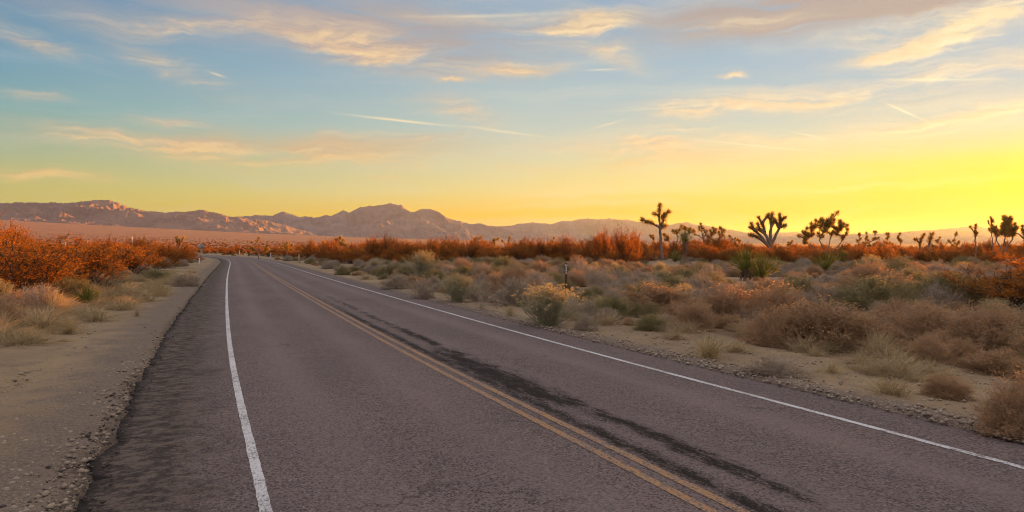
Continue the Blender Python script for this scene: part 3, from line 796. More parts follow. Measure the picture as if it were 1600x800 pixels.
def bare(seed, n=18):
    rng = np.random.default_rng(seed)
    az = rng.uniform(0, 2 * np.pi, n); tilt = np.radians(rng.uniform(5, 60, n)); d = np.stack([np.sin(tilt) * np.cos(az), np.sin(tilt) * np.sin(az), np.cos(tilt)], 1)
    p = np.zeros((n, 3)) + rng.normal(0, .04, (n, 3)) * [1, 1, 0]; st = []
    for k in range(5):
        q = p + d * .19; st.append(pyr(p, p + (q - p) * 1.2, .011 - .0016 * k))
        for j in range(3):
            b = p + (q - p) * rng.random((n, 1)); e = b + unit(d + rng.normal(0, .6, (n, 3))) * rng.uniform(.08, .25, (n, 1)); st.append(pyr(b, e, .004))
            e2 = b + (e - b) * .6; st.append(pyr(e2, e2 + rng.normal(0, .07, (n, 3)) + [0, 0, .03], .0025))
        p = q; d = unit(d + rng.normal(0, .22, (n, 3)))
    return cat(st)

def two(name, st, lv, ms, ml):
    """branches mesh, foliage mesh and the same two joined for the distant copies"""
    a = mesh_np(name + '_branches', *st, [ms]); b = mesh_np(name + '_foliage', *lv, [ml])
    V, Fc = cat([st, lv]); idx = np.r_[np.zeros(len(st[1])), np.ones(len(lv[1]))]
    return a, b, mesh_np(name, V, Fc, [ms, ml], midx=idx)

PROTO = {
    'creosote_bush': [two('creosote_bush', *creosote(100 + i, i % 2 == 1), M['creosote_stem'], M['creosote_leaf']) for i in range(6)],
    'grey_shrub': [two('grey_shrub', *dome(200 + i, 120, 3, .45, .35), M['grey_twig'], M['grey_leaf']) for i in range(5)],
    'brown_shrub': [two('brown_shrub', *dome(300 + i, 190, 4, .5, .45, .45), M['brown_twig'], M['brown_leaf']) for i in range(5)],
    'olive_shrub': [two('olive_shrub', *dome(400 + i, 150, 4, .4, .6, .6), M['olive_twig'], M['olive_leaf']) for i in range(4)],
    'rabbitbrush': [two('rabbitbrush', *fan(500 + i), M['broom_stem'], M['flower']) for i in range(2)],
}
TUFT = [mesh_np('grass_tuft', *tuft(600 + i), [M['straw']]) for i in range(5)]
PALE = [mesh_np('pale_grass', *tuft(620 + i, 230, 46, .8), [M['pale_straw']]) for i in range(4)]
BARE = [mesh_np('bare_bush', *bare(640 + i), [M['dark_twig']]) for i in range(2)]
BAREP = [mesh_np('bare_bush', *bare(650 + i, 26), [M['grey_twig']]) for i in range(2)]
rnd = random.Random(7)
placed = []                                       # (x, y, radius)

def shrub(kind, x, y, w, h, label, cat_, group=None, parts=True, sink=.03):
    z = float(terr(x, y)) - sink
    rz = rnd.uniform(0, 6.28)
    if kind in PROTO:
        a, b, j = rnd.choice(PROTO[kind][::2] if kind == 'creosote_bush' and x < -8 and y < 60 else PROTO[kind])
        if parts:
            o = link(kind, None, loc=(x, y, z), rot=(0, 0, rz), scale=(w, w, h))
            o.empty_display_size = .2
            link('branches', a, o); link('flower_heads' if kind == 'rabbitbrush' else 'foliage', b, o)
        else:
            o = link(kind, j, loc=(x, y, z), rot=(0, 0, rz), scale=(w, w, h))
    else:
        src = {'grass_tuft': TUFT, 'pale_grass_tuft': PALE, 'bare_bush': BARE, 'dry_bush': BAREP}[kind]
        o = link(kind, rnd.choice(src), loc=(x, y, z), rot=(0, 0, rz), scale=(w, w, h))
    placed.append((x, y, w * .5))
    return tag(o, label, cat_, group)

def at_px(kind, px, py, wpx, hpx, label, cat_, group=None, parts=True):
    x, y, z = gp(px, py)
    k = y / F
    f = 1.15 if kind in PROTO else 1.0
    return shrub(kind, x, y, wpx * k * f, hpx * k * 1.02, label, cat_, group, parts)

NOTABLE = [
    # right of the road, near to far
    ('brown_shrub', 1600, 680, 150, 105, 'rusty brown twiggy bush cut by the frame beside the road', 'bush'),
    ('brown_shrub', 1482, 622, 95, 52, 'thin low brown bush on sand right of the straw tuft', 'bush'),
    ('grass_tuft', 1392, 620, 78, 42, 'straw coloured grass tuft closest to the right road edge', 'grass tuft'),
    ('grey_shrub', 1212, 586, 120, 36, 'low spiky grey bush spread on the gravel near the road', 'bush'),
    ('grass_tuft', 1108, 560, 66, 46, 'upright straw grass tuft alone on the right gravel verge', 'grass tuft'),
    ('pale_grass_tuft', 1325, 548, 100, 34, 'sprawling dry grass at the foot of big brown bushes', 'grass tuft'),
    ('brown_shrub', 1300, 542, 190, 100, 'large fuzzy brown bush behind the low spiky grey one', 'bush'),
    ('brown_shrub', 1215, 540, 110, 78, 'dark-based brown bush left of the largest fuzzy one', 'bush'),
    ('brown_shrub', 1455, 538, 150, 84, 'wide brown bush with drooping twigs above bare sand', 'bush'),
    ('brown_shrub', 1540, 552, 150, 84, 'rounded brown bush overlapping the sandy clearing at right', 'bush'),
    ('olive_shrub', 1372, 488, 140, 62, 'broad olive bush with a dark hollow beneath it', 'bush'),
    ('olive_shrub', 1478, 482, 150, 58, 'long olive bush right of the hollow olive one', 'bush'),
    ('creosote_bush', 1578, 492, 150, 74, 'orange glowing bush in the right roadside thicket', 'bush'),
    ('brown_shrub', 1215, 508, 120, 70, 'pinkish brown bush with orange-lit upright tips', 'bush'),
    ('brown_shrub', 1130, 502, 120, 62, 'dark brown bush between orange-lit bush and grass litter', 'bush'),
    ('brown_shrub', 1030, 486, 140, 48, 'wide low brown mound with orange fringe behind pale grass', 'bush'),
    ('rabbitbrush', 856, 509, 98, 62, 'olive broom-like bush with yellow tips at the road edge', 'bush'),
    ('grey_shrub', 916, 517, 48, 34, 'small round grey bush just right of the yellow-tipped one', 'bush'),
    ('grass_tuft', 797, 495, 17, 24, 'small bright straw tuft left of the yellow-tipped bush', 'grass tuft'),
    ('dry_bush', 752, 484, 26, 32, 'bare twiggy dead bush on the verge before the straw tuft', 'bush'),
    ('pale_grass_tuft', 935, 480, 70, 22, 'whitish dry grass patch right of the brown marker post', 'grass tuft'),
    ('pale_grass_tuft', 985, 486, 80, 20, 'whitish dry grass before the wide low brown mound', 'grass tuft'),
    ('pale_grass_tuft', 1030, 508, 60, 26, 'pale tangled grass on the gravel below the brown mound', 'grass tuft'),
    ('pale_grass_tuft', 1070, 520, 66, 26, 'pale straggly grass left of the upright straw tuft', 'grass tuft'),
    ('rabbitbrush', 714, 472, 56, 42, 'grey-green bush crowned with orange seed heads', 'bush'),
    ('grey_shrub', 660, 466, 46, 40, 'pale grey bush left of the orange-crowned bush', 'bush'),
    ('grey_shrub', 620, 452, 54, 30, 'pale grey bush along the outside of the right edge line', 'bush'),
    ('olive_shrub', 535, 430, 28, 17, 'small dark olive bush by the far right road edge', 'bush'),
    ('brown_shrub', 772, 452, 34, 16, 'small russet bush behind the dead twiggy bush', 'bush'),
    ('olive_shrub', 1085, 446, 110, 30, 'wide dark olive mound in front of the tall Joshua tree', 'bush'),
    ('grey_shrub', 945, 452, 66, 34, 'dark grey bush right behind the marker post', 'bush'),
    ('grey_shrub', 990, 450, 40, 26, 'dark round bush between marker post and olive mound', 'bush'),
    ('grey_shrub', 830, 450, 76, 34, 'dark grey bush left behind the marker post', 'bush'),
    # left of the road
    ('bare_bush', 70, 474, 70, 44, 'dark twiggy bush under the orange leaves at far left', 'bush'),
    ('olive_shrub', 112, 464, 70, 34, 'dark olive bush at the foot of the tall orange bush', 'bush'),
    ('bare_bush', 160, 456, 60, 38, 'dark bare bush between orange bush and spiky yucca', 'bush'),
    ('olive_shrub', 242, 440, 48, 24, 'dark olive bush left of the pale verge bush', 'bush'),
    ('brown_shrub', 22, 486, 80, 44, 'brown bush in front of the frame-cut orange bush', 'bush'),
    ('creosote_bush', 30, 470, 190, 98, 'big orange-lit bush cut by the frame left of the road', 'bush'),
    ('creosote_bush', 128, 452, 130, 78, 'tall orange-lit bush beside the dark-stemmed one', 'bush'),
    ('creosote_bush', 202, 432, 80, 52, 'spreading bush with dark bare stems at its foot', 'bush'),
    ('creosote_bush', 262, 418, 60, 40, 'orange bush behind the left verge near the delineator', 'bush'),
    ('brown_shrub', 8, 515, 70, 60, 'dark brown bush at the frame edge on the left verge', 'bush'),
    ('grass_tuft', 107, 522, 42, 30, 'golden rounded grass tuft on the left verge', 'grass tuft'),
    ('grass_tuft', 80, 524, 18, 22, 'thin golden tuft left of the rounded golden one', 'grass tuft'),
    ('grass_tuft', 214, 496, 13, 20, 'small golden tuft alone on bare left gravel', 'grass tuft'),
    ('grass_tuft', 102, 536, 24, 12, 'flat straw clump below the rounded golden tuft', 'grass tuft'),
    ('pale_grass_tuft', 148, 503, 58, 28, 'tan grass clump right above the rounded golden tuft', 'grass tuft'),
    ('pale_grass_tuft', 45, 512, 80, 34, 'tangled tan grass beside the dark brown edge bush', 'grass tuft'),
    ('pale_grass_tuft', 190, 486, 44, 18, 'low grey grass behind the lone golden tuft', 'grass tuft'),
    ('grass_tuft', 255, 462, 34, 20, 'straw grass clump close to the left road edge', 'grass tuft'),
    ('pale_grass_tuft', 228, 472, 50, 22, 'pale grey-tan clump left of the roadside straw clump', 'grass tuft'),
    ('pale_grass_tuft', 160, 476, 34, 18, 'cream coloured grass clump under the dark left bushes', 'grass tuft'),
    ('olive_shrub', 187, 462, 22, 18, 'small round dark bush on the left verge', 'bush'),
    ('grey_shrub', 290, 448, 60, 28, 'pale grey bush beside the cracked left road edge', 'bush'),
]
for n in NOTABLE: at_px(*n)

def sword_rosette(seed, n, rad, droop=0.0, w=.02):
    """stiff pointed leaves round a short axis along z (0..1)"""
    rng = np.random.default_rng(seed)
    az = rng.uniform(0, 2 * np.pi, n); f = rng.random(n)
    el_ = np.radians(-25 - droop + f * 105 + rng.normal(0, 12, n)).clip(-1.4, 1.5)
    d = np.stack([np.cos(el_) * np.cos(az), np.cos(el_) * np.sin(az), np.sin(el_)], 1)
    b = np.stack([.08 * np.cos(az), .08 * np.sin(az), f * .42], 1)
    L = (rad * rng.uniform(.7, 1.1, n))[:, None]; sd = unit(np.cross(d, [0.12, 0.2, 1.0])) * w * 1.5; mid_ = b + d * L * .4
    V = np.stack([b, mid_ + sd, b + d * L, mid_ - sd], 1).reshape(-1, 3); i = np.arange(n)[:, None] * 4
    return V, np.stack([i + [0, 1, 2], i + [0, 2, 3]], 1).reshape(-1, 3)
ROS = [mesh_np('leaf_cluster', *sword_rosette(700 + i, 150, .64, 0, .027), [M['joshua_leaf']]) for i in range(4)]
ROSD = [mesh_np('leaf_cluster', *sword_rosette(720 + i, 120, .46, 45, .028), [M['dead_leaf']]) for i in range(2)]

def tube(pts, radii, seg=7):
    pts = np.asarray(pts, float); V, Fc = [], []
    rng = np.random.default_rng(int(abs(pts[0, 0] * 1000 + pts[-1, 2] * 77)) % 99991)
    for i, p in enumerate(pts):
        d = unit((pts[min(i + 1, len(pts) - 1)] - pts[max(i - 1, 0)])[None])[0]
        u = unit(np.cross(d, [0.3, 1, 0.05])[None])[0]; v = np.cross(d, u)
        for k in range(seg):
            a = 2 * math.pi * k / seg
            V.append(p + (u * math.cos(a) + v * math.sin(a)) * radii[i] * rng.uniform(.82, 1.15))
    for i in range(len(pts) - 1):
        for k in range(seg):
            a, b = i * seg + k, i * seg + (k + 1) % seg
            Fc += [(a, b, b + seg), (a, b + seg, a + seg)]
    o = (len(pts) - 1) * seg
    for k in range(1, seg - 1): Fc.append((o, o + k, o + k + 1))
    return np.array(V), np.array(Fc)

def dense(P, step):
    P = np.asarray(P, float); out = [P[0]]
    for a, b in zip(P[:-1], P[1:]):
        n = max(1, int(np.linalg.norm(b - a) / step))
        for i in range(1, n + 1): out.append(a + (b - a) * i / n)
    return np.array(out)

def joshua(px, Y, paths, label, group=None, r0=.16, ros=.75, leafy=.35, seed=1, parts=True):
    """paths in photo pixels at distance Y: list of polylines (x, y[, depth in m]); the first starts at the ground"""
    rng = np.random.default_rng(seed)
    X0 = (paths[0][0][0] - 800) / F * Y
    z0 = float(terr(X0, Y))
    root = tag(link('joshua_tree', None, loc=(X0, Y, z0)), label, 'tree', group)
    tubes, ends = [], []
    for i, path in enumerate(paths):
        P = []
        for k, q in enumerate(path):
            P.append(((q[0] - 800) / F * Y - X0, (q[2] if len(q) > 2 else 0.0), CAM_H + (PXH - q[1]) / F * Y - z0))
        P = np.array(P)
        if i == 0: P[0] = (0, 0, -.15)
        D = dense(P, .35)
        m = len(D)
        D[1:] += rng.normal(0, .025, (m - 1, 3))
        ra = np.linspace(r0 * (1.15 if i == 0 else .72), r0 * .45, m)
        tubes.append(tube(D, ra))
        ln = np.linalg.norm(np.diff(D, axis=0), axis=1).sum()
        lf = leafy if not isinstance(leafy, (list, tuple)) else leafy[i]
        if lf > 0:
            d = unit((D[-1] - D[-2])[None])[0]
            step = ros * .55; nn = max(1, int(round(ln * lf / step)))
            acc = 0; idx = m - 1; pos = D[-1] + d * ros * .05
            ends.append((pos - d * ros * .45, d, ros, 0))
            for q in range(1, nn):
                back = q * step; a = D[-1]; dd = d
                rem = back; j = m - 1
                while j > 0 and rem > np.linalg.norm(D[j] - D[j - 1]): rem -= np.linalg.norm(D[j] - D[j - 1]); j -= 1
                if j <= 0: break
                dd = unit((D[j] - D[j - 1])[None])[0]; a = D[j] - dd * rem
                ends.append((a - dd * ros * .45, dd, ros * rng.uniform(.8, .95), 1 if rng.random() < .18 else 0))
    link('trunk', mesh_np('joshua_trunk', *cat(tubes), [M['bark']], smooth=True), root)
    for pos, d, r, dead in ends:
        q = Vector(d).to_track_quat('Z', 'Y')
        me = ROSD[int(rng.integers(2))] if dead else ROS[int(rng.integers(4))]
        o = link('leaf_cluster', me, root, tuple(pos)); o.rotation_euler = (q @ Matrix.Rotation(rng.uniform(0, 6.28), 3, 'Z').to_quaternion()).to_euler()
        o.scale = (r, r, r)
    placed.append((X0, Y, .5))
    return root

def from_hubs(base, hubs, tips, rng):
    paths = []
    for k, h in enumerate(hubs):
        paths.append([base, ((base[0] * .5 + h[0] * .5) + rng.uniform(-2, 2), base[1] * .45 + h[1] * .55, rng.uniform(-.3, .3)), (h[0], h[1], rng.uniform(-.7, .7))])
    leaf = [0.0] * len(paths)
    nodes = [p[-1] for p in paths]
    for t in sorted(tips, key=lambda q: -q[1]):
        # each branch forks off the closest node that lies below it
        c = min(nodes, key=lambda n: (n[0] - t[0]) ** 2 + (n[1] - t[1]) ** 2 + (400 if n[1] < t[1] - 1 else 0))
        dy = c[2] + rng.uniform(-.5, .5)
        mx, my = c[0] * .5 + t[0] * .5 + rng.uniform(-.8, .8), c[1] * .4 + t[1] * .6 + .8
        paths.append([c, (mx, my, (c[2] + dy) / 2), (t[0], t[1], dy)]); leaf.append(.35)
        nodes.append((mx, my + .4, (c[2] + dy) / 2))
    return paths, leaf

def random_tips(cx_, top, base, w, n, rng):
    w = w * 1.35; n = n + 5
    hubs = [(cx_ + rng.uniform(-.2, .2) * w, base * .5 + top * .5 + rng.uniform(-2, 2)) for _ in range(2)]
    tips = []
    for i in range(n):
        u = rng.uniform(-1, 1)
        tips.append((cx_ + u * w * .5, top + abs(u) ** 1.6 * (base - top) * .5 + rng.uniform(0, 1) ** 1.3 * (base - top) * .45))
    tips[0] = (cx_ + rng.uniform(-.15, .15) * w, top)
    return hubs, tips

prng = np.random.default_rng(5)
joshua(1035, 98, [[(1035, 412), (1033.5, 392), (1032, 370), (1031, 350), (1030.5, 334), (1031, 322)],
                  [(1031.5, 356), (1025, 352), (1016, 348), (1010, 346), (1005, 344)],
                  [(1031, 340), (1027, 336), (1023.5, 333.5)],
                  [(1032, 358), (1036, 354), (1038.5, 353)],
                  [(1032.5, 356), (1035.5, 348), (1037, 339), (1041, 333), (1044, 331)],
                  [(1032, 352), (1035.5, 346), (1036.5, 340)]],
       'tall single-trunk Joshua tree with short leafy arms near its top', None, .21, .98, [.12, .75, .8, .9, .42, .5], 3)
joshua(1203, 110, [[(1203, 405), (1202.5, 388), (1203, 378), (1204, 362), (1205, 348), (1206, 334)],
                   [(1203, 382), (1196, 366), (1191, 350), (1186, 340)], [(1191, 350), (1196, 341), (1200, 336)], [(1205, 352), (1203, 343), (1200, 338)],
                   [(1204, 384), (1211, 370), (1217, 357), (1219, 350), (1218, 336)], [(1218, 352), (1222, 344), (1225.5, 340)], [(1217, 356), (1222, 354), (1226, 353)], [(1216, 356), (1214, 349), (1213, 346)],
                   [(1202, 386), (1191, 375), (1181, 369), (1172, 367)], [(1202, 384), (1188, 368), (1178, 359), (1174, 350)], [(1180, 361), (1175, 357), (1173, 356)],
                   [(1194, 362), (1187, 357), (1184, 351)], [(1195, 365), (1188, 361), (1184, 358)], [(1205, 354), (1209, 348), (1210, 343)]],
       'large candelabra Joshua tree with thick spreading arms above the yuccas', None, .32, .85, [.2] + [.4] * 13, 4)
hb = [(1264, 380), (1279, 376), (1298, 374), (1316, 378)]
tp = [(1310.5, 332), (1301, 337), (1295, 341), (1282, 343), (1274, 345), (1267, 350), (1260, 357), (1255, 363), (1250.5, 369), (1320, 351), (1314, 351), (1324, 359), (1322, 366), (1286, 350), (1291, 355),
      (1280, 357), (1299, 350), (1270, 360), (1262, 367), (1307, 355), (1276, 352), (1304, 344), (1288, 345), (1257, 372), (1268, 368), (1276, 366), (1284, 369), (1293, 362), (1300, 366), (1308, 363), (1316, 358), (1318, 370), (1292, 348), (1279, 348), (1270, 354), (1313, 346), (1326, 352)]
for _ in range(26):
    u = prng.uniform(-1, 1)
    tp.append((1289 + 35 * u, 343 + 18 * u * u + prng.uniform(0, 20)))
ph, lf = from_hubs((1290, 405), hb, tp, prng)
joshua(1290, 120, ph, 'broad bushy Joshua tree with dozens of dense branch tips', None, .15, .88, lf, 6)
joshua(1103, 125, [[(1103, 408), (1101, 388), (1098, 372), (1096.5, 360), (1095.5, 350)], [(1101, 382), (1090, 377), (1083, 378)], [(1099, 374), (1092, 368), (1085, 366), (1083, 360)], [(1099, 372), (1103, 366), (1104, 361)],
                   [(1097, 362), (1093, 359), (1093, 355)], [(1098, 368), (1101, 362), (1099, 357)]],
       'slim Joshua tree with crooked side arms left of the round-topped one', None, .13, .7, [.16, .35, .3, .6, .8, .7], 8)
ph, lf = from_hubs((1118, 407), [(1112, 374), (1122, 373)], [(1108, 361), (1113, 357.5), (1118, 359), (1123, 357), (1130, 360), (1127, 368), (1105, 369), (1116, 364), (1110, 366), (1121, 364)], prng)
joshua(1118, 135, ph, 'compact round-topped Joshua tree right of the slim crooked one', None, .15, .85, lf, 9)
ph, lf = from_hubs((1052, 407), [(1046, 376), (1058, 371), (1066, 368)], [(1037, 367), (1043, 371), (1050, 361), (1055, 362), (1060, 360), (1065, 354), (1069, 357), (1077, 358), (1083, 362), (1040, 375)], prng)
joshua(1052, 112, ph, 'low spreading Joshua tree behind the tall single-trunk one', None, .12, .8, lf, 10)
hb = [(1558, 376), (1568, 370), (1582, 374)]
tp = [(1569, 339), (1563.5, 344), (1577, 343.5), (1573, 347), (1581, 349), (1587, 351), (1584, 358), (1576.6, 354), (1560, 352), (1555.5, 356.5), (1552, 361), (1566, 350), (1570, 343), (1588, 356), (1563, 358), (1578, 360), (1556, 365), (1560, 361), (1572, 355), (1582, 357), (1568, 362), (1576, 366), (1586, 363), (1566, 346), (1573, 341)]
for _ in range(14):
    u = prng.uniform(-1, 1)
    tp.append((1570 + 17 * u, 348 + 9 * u * u + prng.uniform(0, 16)))
ph, lf = from_hubs((1569, 400), hb, tp, prng)
joshua(1569, 105, ph, 'dense Joshua tree with a tilted crown close to the right end of the treeline', None, .15, .82, lf, 12)
joshua(1602, 105, [[(1604, 402), (1602, 384), (1600, 370), (1597, 355)], [(1601, 374), (1592, 366), (1583, 363)]], 'stubby Joshua tree reaching a bare arm toward the tilted crown', None, .15, .8, [.3, .3], 13)
joshua(1550, 100, [[(1553, 402), (1551, 378), (1549, 358), (1548, 340)], [(1550, 366), (1546, 361), (1545, 357)], [(1549, 356), (1545, 350), (1544, 346)], [(1549, 362), (1552, 356), (1551, 352)], [(1549, 350), (1551, 346), (1551, 343)]],
       'thin ladder-like Joshua tree left of the tilted crown', None, .07, .42, [.2, .6, .6, .6, .6], 14)
joshua(1524, 120, [[(1525, 405), (1524, 380), (1523, 364), (1524.5, 352)], [(1523, 365), (1519, 360), (1516.5, 355)], [(1523, 372), (1526, 367), (1527, 364)]], 'lone forked Joshua tree standing over the low scrub at right', None, .13, .75, [.3, .5, .6], 15)
joshua(1438, 125, [[(1438, 405), (1437, 385), (1439, 374), (1443, 367)], [(1437, 380), (1433, 375), (1430, 374)]], 'short leaning Joshua tree stub left of the spiky-headed one', None, .2, .8, [.55, .6], 16)
joshua(1453, 118, [[(1450, 405), (1451, 388), (1453, 376), (1454.5, 366)]], 'short Joshua tree with one spiky head on a fat trunk', None, .26, 1.15, [.3], 17)
joshua(279, 95, [[(279.5, 410), (279, 392), (278, 382), (276, 371.5)], [(279, 386), (283, 378), (287, 371.5)], [(279, 384), (281, 379), (280.5, 376)]], 'dark three-armed Joshua tree left of the road', None, .14, .62, [.2, .3, .4], 18)
joshua(794, 120, [[(790, 405), (792, 388), (794, 379), (796.5, 371)], [(792, 384), (788, 379), (785, 377)]], 'small forked Joshua tree in the centre of the orange scrub', None, .1, .6, [.3, .4], 19)
TREES = [(404, 372, 24, 150, 6, 'small airy Joshua tree above the farthest right delineator'), (452, 379, 26, 155, 5, 'low Joshua tree just left of the bushy roadside pair'), (487, 378, 24, 140, 6, 'bushy Joshua tree left one of the roadside pair'),
         (506, 378, 18, 150, 5, 'low Joshua tree between the roadside pair'), (530, 371, 26, 125, 8, 'bright orange-lit Joshua tree right one of the roadside pair'),
         (18, 371, 30, 60, 6, 'dark Joshua tree crown at the left frame edge'), (222, 376, 16, 130, 4, 'tiny Joshua tree right of the white pole'), (747, 371, 20, 130, 5, 'round-headed Joshua tree at the orange scrub middle'),
         (774, 373, 20, 140, 5, 'small Joshua tree left of the small forked one'), (868, 372, 20, 150, 5, 'small Joshua tree left of the bare wands'), (935, 370, 16, 150, 4, 'small Joshua tree in the scrub above the marker post'),
         (977, 369, 14, 150, 4, 'narrow Joshua tree left of the tall single-trunk one'), (1018, 369, 34, 140, 8, 'wide low Joshua tree directly left of the tall trunk'), (1142, 369, 22, 150, 6, 'small Joshua tree right of the round-topped one'),
         (1155, 374, 16, 160, 4, 'tiny Joshua tree left of the candelabra one'), (1343, 366, 22, 150, 6, 'first low Joshua tree right of the broad bushy one'), (1356, 364, 18, 155, 5, 'second low Joshua tree right of the broad bushy one'),
         (1368, 362, 22, 150, 6, 'tallest of the low Joshua trees right of the broad one'), (1385, 365, 20, 155, 6, 'last low Joshua tree of the close-set row'), (1404, 365, 14, 150, 4, 'solitary small Joshua tree after the close-set row'),
         (1466, 372, 16, 160, 4, 'small Joshua tree right of the spiky-headed one'), (1494, 364, 22, 150, 5, 'small Joshua tree left of the lone forked one'), (640, 379, 16, 170, 4, 'small Joshua tree left of the tall orange scrub'),
         (1235, 377, 16, 160, 4, 'tiny Joshua tree between candelabra and broad crowns')]
for i, (px, top, w, Y, n, lab) in enumerate(TREES):
    hb, tp = random_tips(px, top, PXH + CAM_H / Y * F, w, n, prng)
    ph, lf = from_hubs((px, PXH + CAM_H / Y * F), hb, tp, prng)
    joshua(px, Y, ph, lab, 'small Joshua trees in the scrub', .10, .72, lf, 40 + i)

# ---- yuccas
def yucca(px, py, wpx, hpx, label, seed, stem=.25, n=150):
    x, y, z = gp(px, py); k = y / F; h, w = hpx * k, wpx * k
    rng = np.random.default_rng(seed)
    root = tag(link('yucca', None, loc=(x, y, z - .03)), label, 'yucca', None)
    sh = h * stem
    link('stem', mesh_np('yucca_stem', *tube([(0, 0, -.05), (.02, 0, sh * .5), (0, .02, sh)], [.13, .12, .09]), [M['bark']], smooth=True), root)
    az = rng.uniform(0, 2 * np.pi, n); el_ = np.radians(np.clip(rng.normal(52, 24, n), 2, 90))
    d = np.stack([np.cos(el_) * np.cos(az), np.cos(el_) * np.sin(az), np.sin(el_)], 1)
    b = np.stack([.06 * np.cos(az), .06 * np.sin(az), sh + rng.uniform(-.12, .06, n)], 1)
    L = (h - sh) * rng.uniform(.72, 1.0, n)
    mid_ = b + d * (L * .5)[:, None]; tip = mid_ + unit(d + rng.normal(0, .05, (n, 3))) * (L * .5)[:, None]
    link('leaves', mesh_np('yucca_leaves', *cat([pyr(b, b + d * (L * .62)[:, None], .022), pyr(mid_, tip, .017)]), [M['yucca_leaf']]), root)
    m = n // 2
    az = rng.uniform(0, 2 * np.pi, m); d = np.stack([np.cos(az) * .55, np.sin(az) * .55, -np.ones(m) * rng.uniform(.5, 1.2, m)], 1)
    b = np.stack([.08 * np.cos(az), .08 * np.sin(az), sh * rng.uniform(.55, 1.05, m)], 1)
    link('dead_leaves', mesh_np('yucca_dead_leaves', *pyr(b, b + unit(d) * (sh * rng.uniform(.6, 1.0, m))[:, None], .018), [M['dead_leaf']]), root)
    placed.append((x, y, w * .4))
yucca(1165, 439, 52, 60, 'large green yucca with a ragged dead skirt, left of a pair', 801, .34)
yucca(1190, 438, 44, 52, 'green yucca close right of the skirted one', 802, .15)
yucca(1290, 432, 44, 46, 'yellow-green yucca with dry skirt below the broad Joshua tree', 803, .32)
yucca(1316, 414, 30, 28, 'spiky yucca behind the yellow-green yucca', 804, .2)
yucca(1055, 410, 24, 24, 'small fan-shaped yucca right of the tall Joshua trunk', 805, .1)
yucca(1071, 411, 34, 58, 'tree-like yucca on a thick shaggy trunk beside the tall Joshua tree', 806, .6)
yucca(1098, 414, 16, 14, 'low tuft of yucca right of the shaggy-trunked one', 807, .1, 70)
yucca(1212, 415, 26, 20, 'small yucca behind the pair of large yuccas', 808, .1, 90)
yucca(136, 474, 40, 34, 'spiky grey-green yucca on the left verge', 809, .12, 90)

# ---- fill: creosote thickets, low grey and brown shrubs, grass
def free(x, y, r, f=.75):
    for a, b, c in placed:
        if abs(a - x) < 3.5 and abs(b - y) < 3.5 and (a - x) ** 2 + (b - y) ** 2 < ((r + c) * f) ** 2: return False
    return True
def in_view(x, y, m=1.5): return y > 2 and abs(x) < (800 / F) * y + m

def candidates(n, y0, y1, seed, lim=34.6):
    """points spread over the view wedge, denser near the camera in proportion to 1/distance"""
    q = np.random.default_rng(seed)
    y = np.exp(q.uniform(np.log(y0), np.log(y1), n)); x = y * np.tan(np.radians(q.uniform(-lim, lim, n)))
    return np.stack([x, y], 1)

CLEAR = [(1018, 1052, 98, 409), (1056, 1088, 92, 404), (1140, 1215, 44, 428), (1268, 1310, 50, 424), (876, 893, 29.5, 458), (300, 322, 110, 396), (307, 316, 82, 414), (418, 428, 134, 404), (462, 472, 127, 405), (536, 547, 91, 410), (1188, 1218, 108, 388), (120, 152, 25, 470)]
def hides(x, y, w, h):
    px, top, hw = 800 + x / y * F, PXH + (CAM_H - h - float(terr(x, y))) / y * F, w * .5 / y * F
    return any(y < yd and px + hw > a and px - hw < b and top < lim for a, b, yd, lim in CLEAR)

cnt = dict(creosote=0, grey=0, brown=0, pale=0, tuft=0)
far_pts = []                                      # (x, y, z, w, h, which)
def where(x, y, t):
    """which part of the place a plant stands in, told by its neighbours"""
    px = 800 + x / y * F
    if t < 0:
        if y > 75: return 'beyond the white delineator left of the road'
        if px < 130: return 'beside the big orange bushes left of the road'
        if px < 230: return 'around the dark-stemmed bush left of the road'
        return 'between the left road edge and the white delineator'
    if y < 20: return 'on the roadside rim before the big brown bushes' if px > 960 else 'beside the yellow-tipped bush at the road edge'
    far_ = y > 48
    if px < 640: return 'behind the right-side delineators' if far_ else 'along the outside of the right edge line'
    if px < 840: return 'in the scrub behind the orange-crowned bush' if far_ else 'around the orange-crowned bush'
    if px < 960: return 'in the scrub behind the marker post' if far_ else 'around the brown marker post'
    if px < 1120: return 'at the foot of the tall Joshua tree' if far_ else 'before the wide dark olive mound'
    if px < 1250: return 'behind the pair of large yuccas' if far_ else 'in front of the pair of large yuccas'
    if px < 1400: return 'below the broad bushy Joshua tree' if far_ else 'around the yellow-green yucca'
    return 'below the tilted Joshua crown at right' if far_ else 'behind the long olive bush at right'

def describe(look, noun, x, y, t):
    w_ = where(x, y, t)
    return look + ' ' + w_, noun + ' ' + w_

cr = []
for x, y in candidates(5200, 24, 330, 31):
    t = float(road_t(x, y))
    if t < -8.2: ok = y > 20 and (vnoise(x / 9, y / 9, 3) > .22)
    elif t > 9: ok = y > 56 + 44 * float(vnoise(x / 11, y / 11, 9)) and vnoise(x / 13, y / 13, 4) > .27
    else: ok = False
    if t > 0 and x / y > .34: ok = ok and (vnoise(x / 10, y / 10, 14) > .45 or y > 95)
    if t < -9.5 and y > 120 and t > -14: ok = False
    if not ok: continue
    tall = rnd.random() < .3
    w = rnd.uniform(1.5, 3.3); h = rnd.uniform(1.9, 2.9) if tall else rnd.uniform(.8, 1.7)
    if t > 0: h *= 1.12 if x / y < .27 else (.78 if y < 90 else 1.12)
    if y < 45 and t < 0: h *= 1.05
    if not free(x, y, w * .5, .62 if t > 0 else .8) or hides(x, y, w, h): continue
    cr.append((x, y, t, w, h)); placed.append((x, y, w * .42))
cr.sort(key=lambda c: c[1])
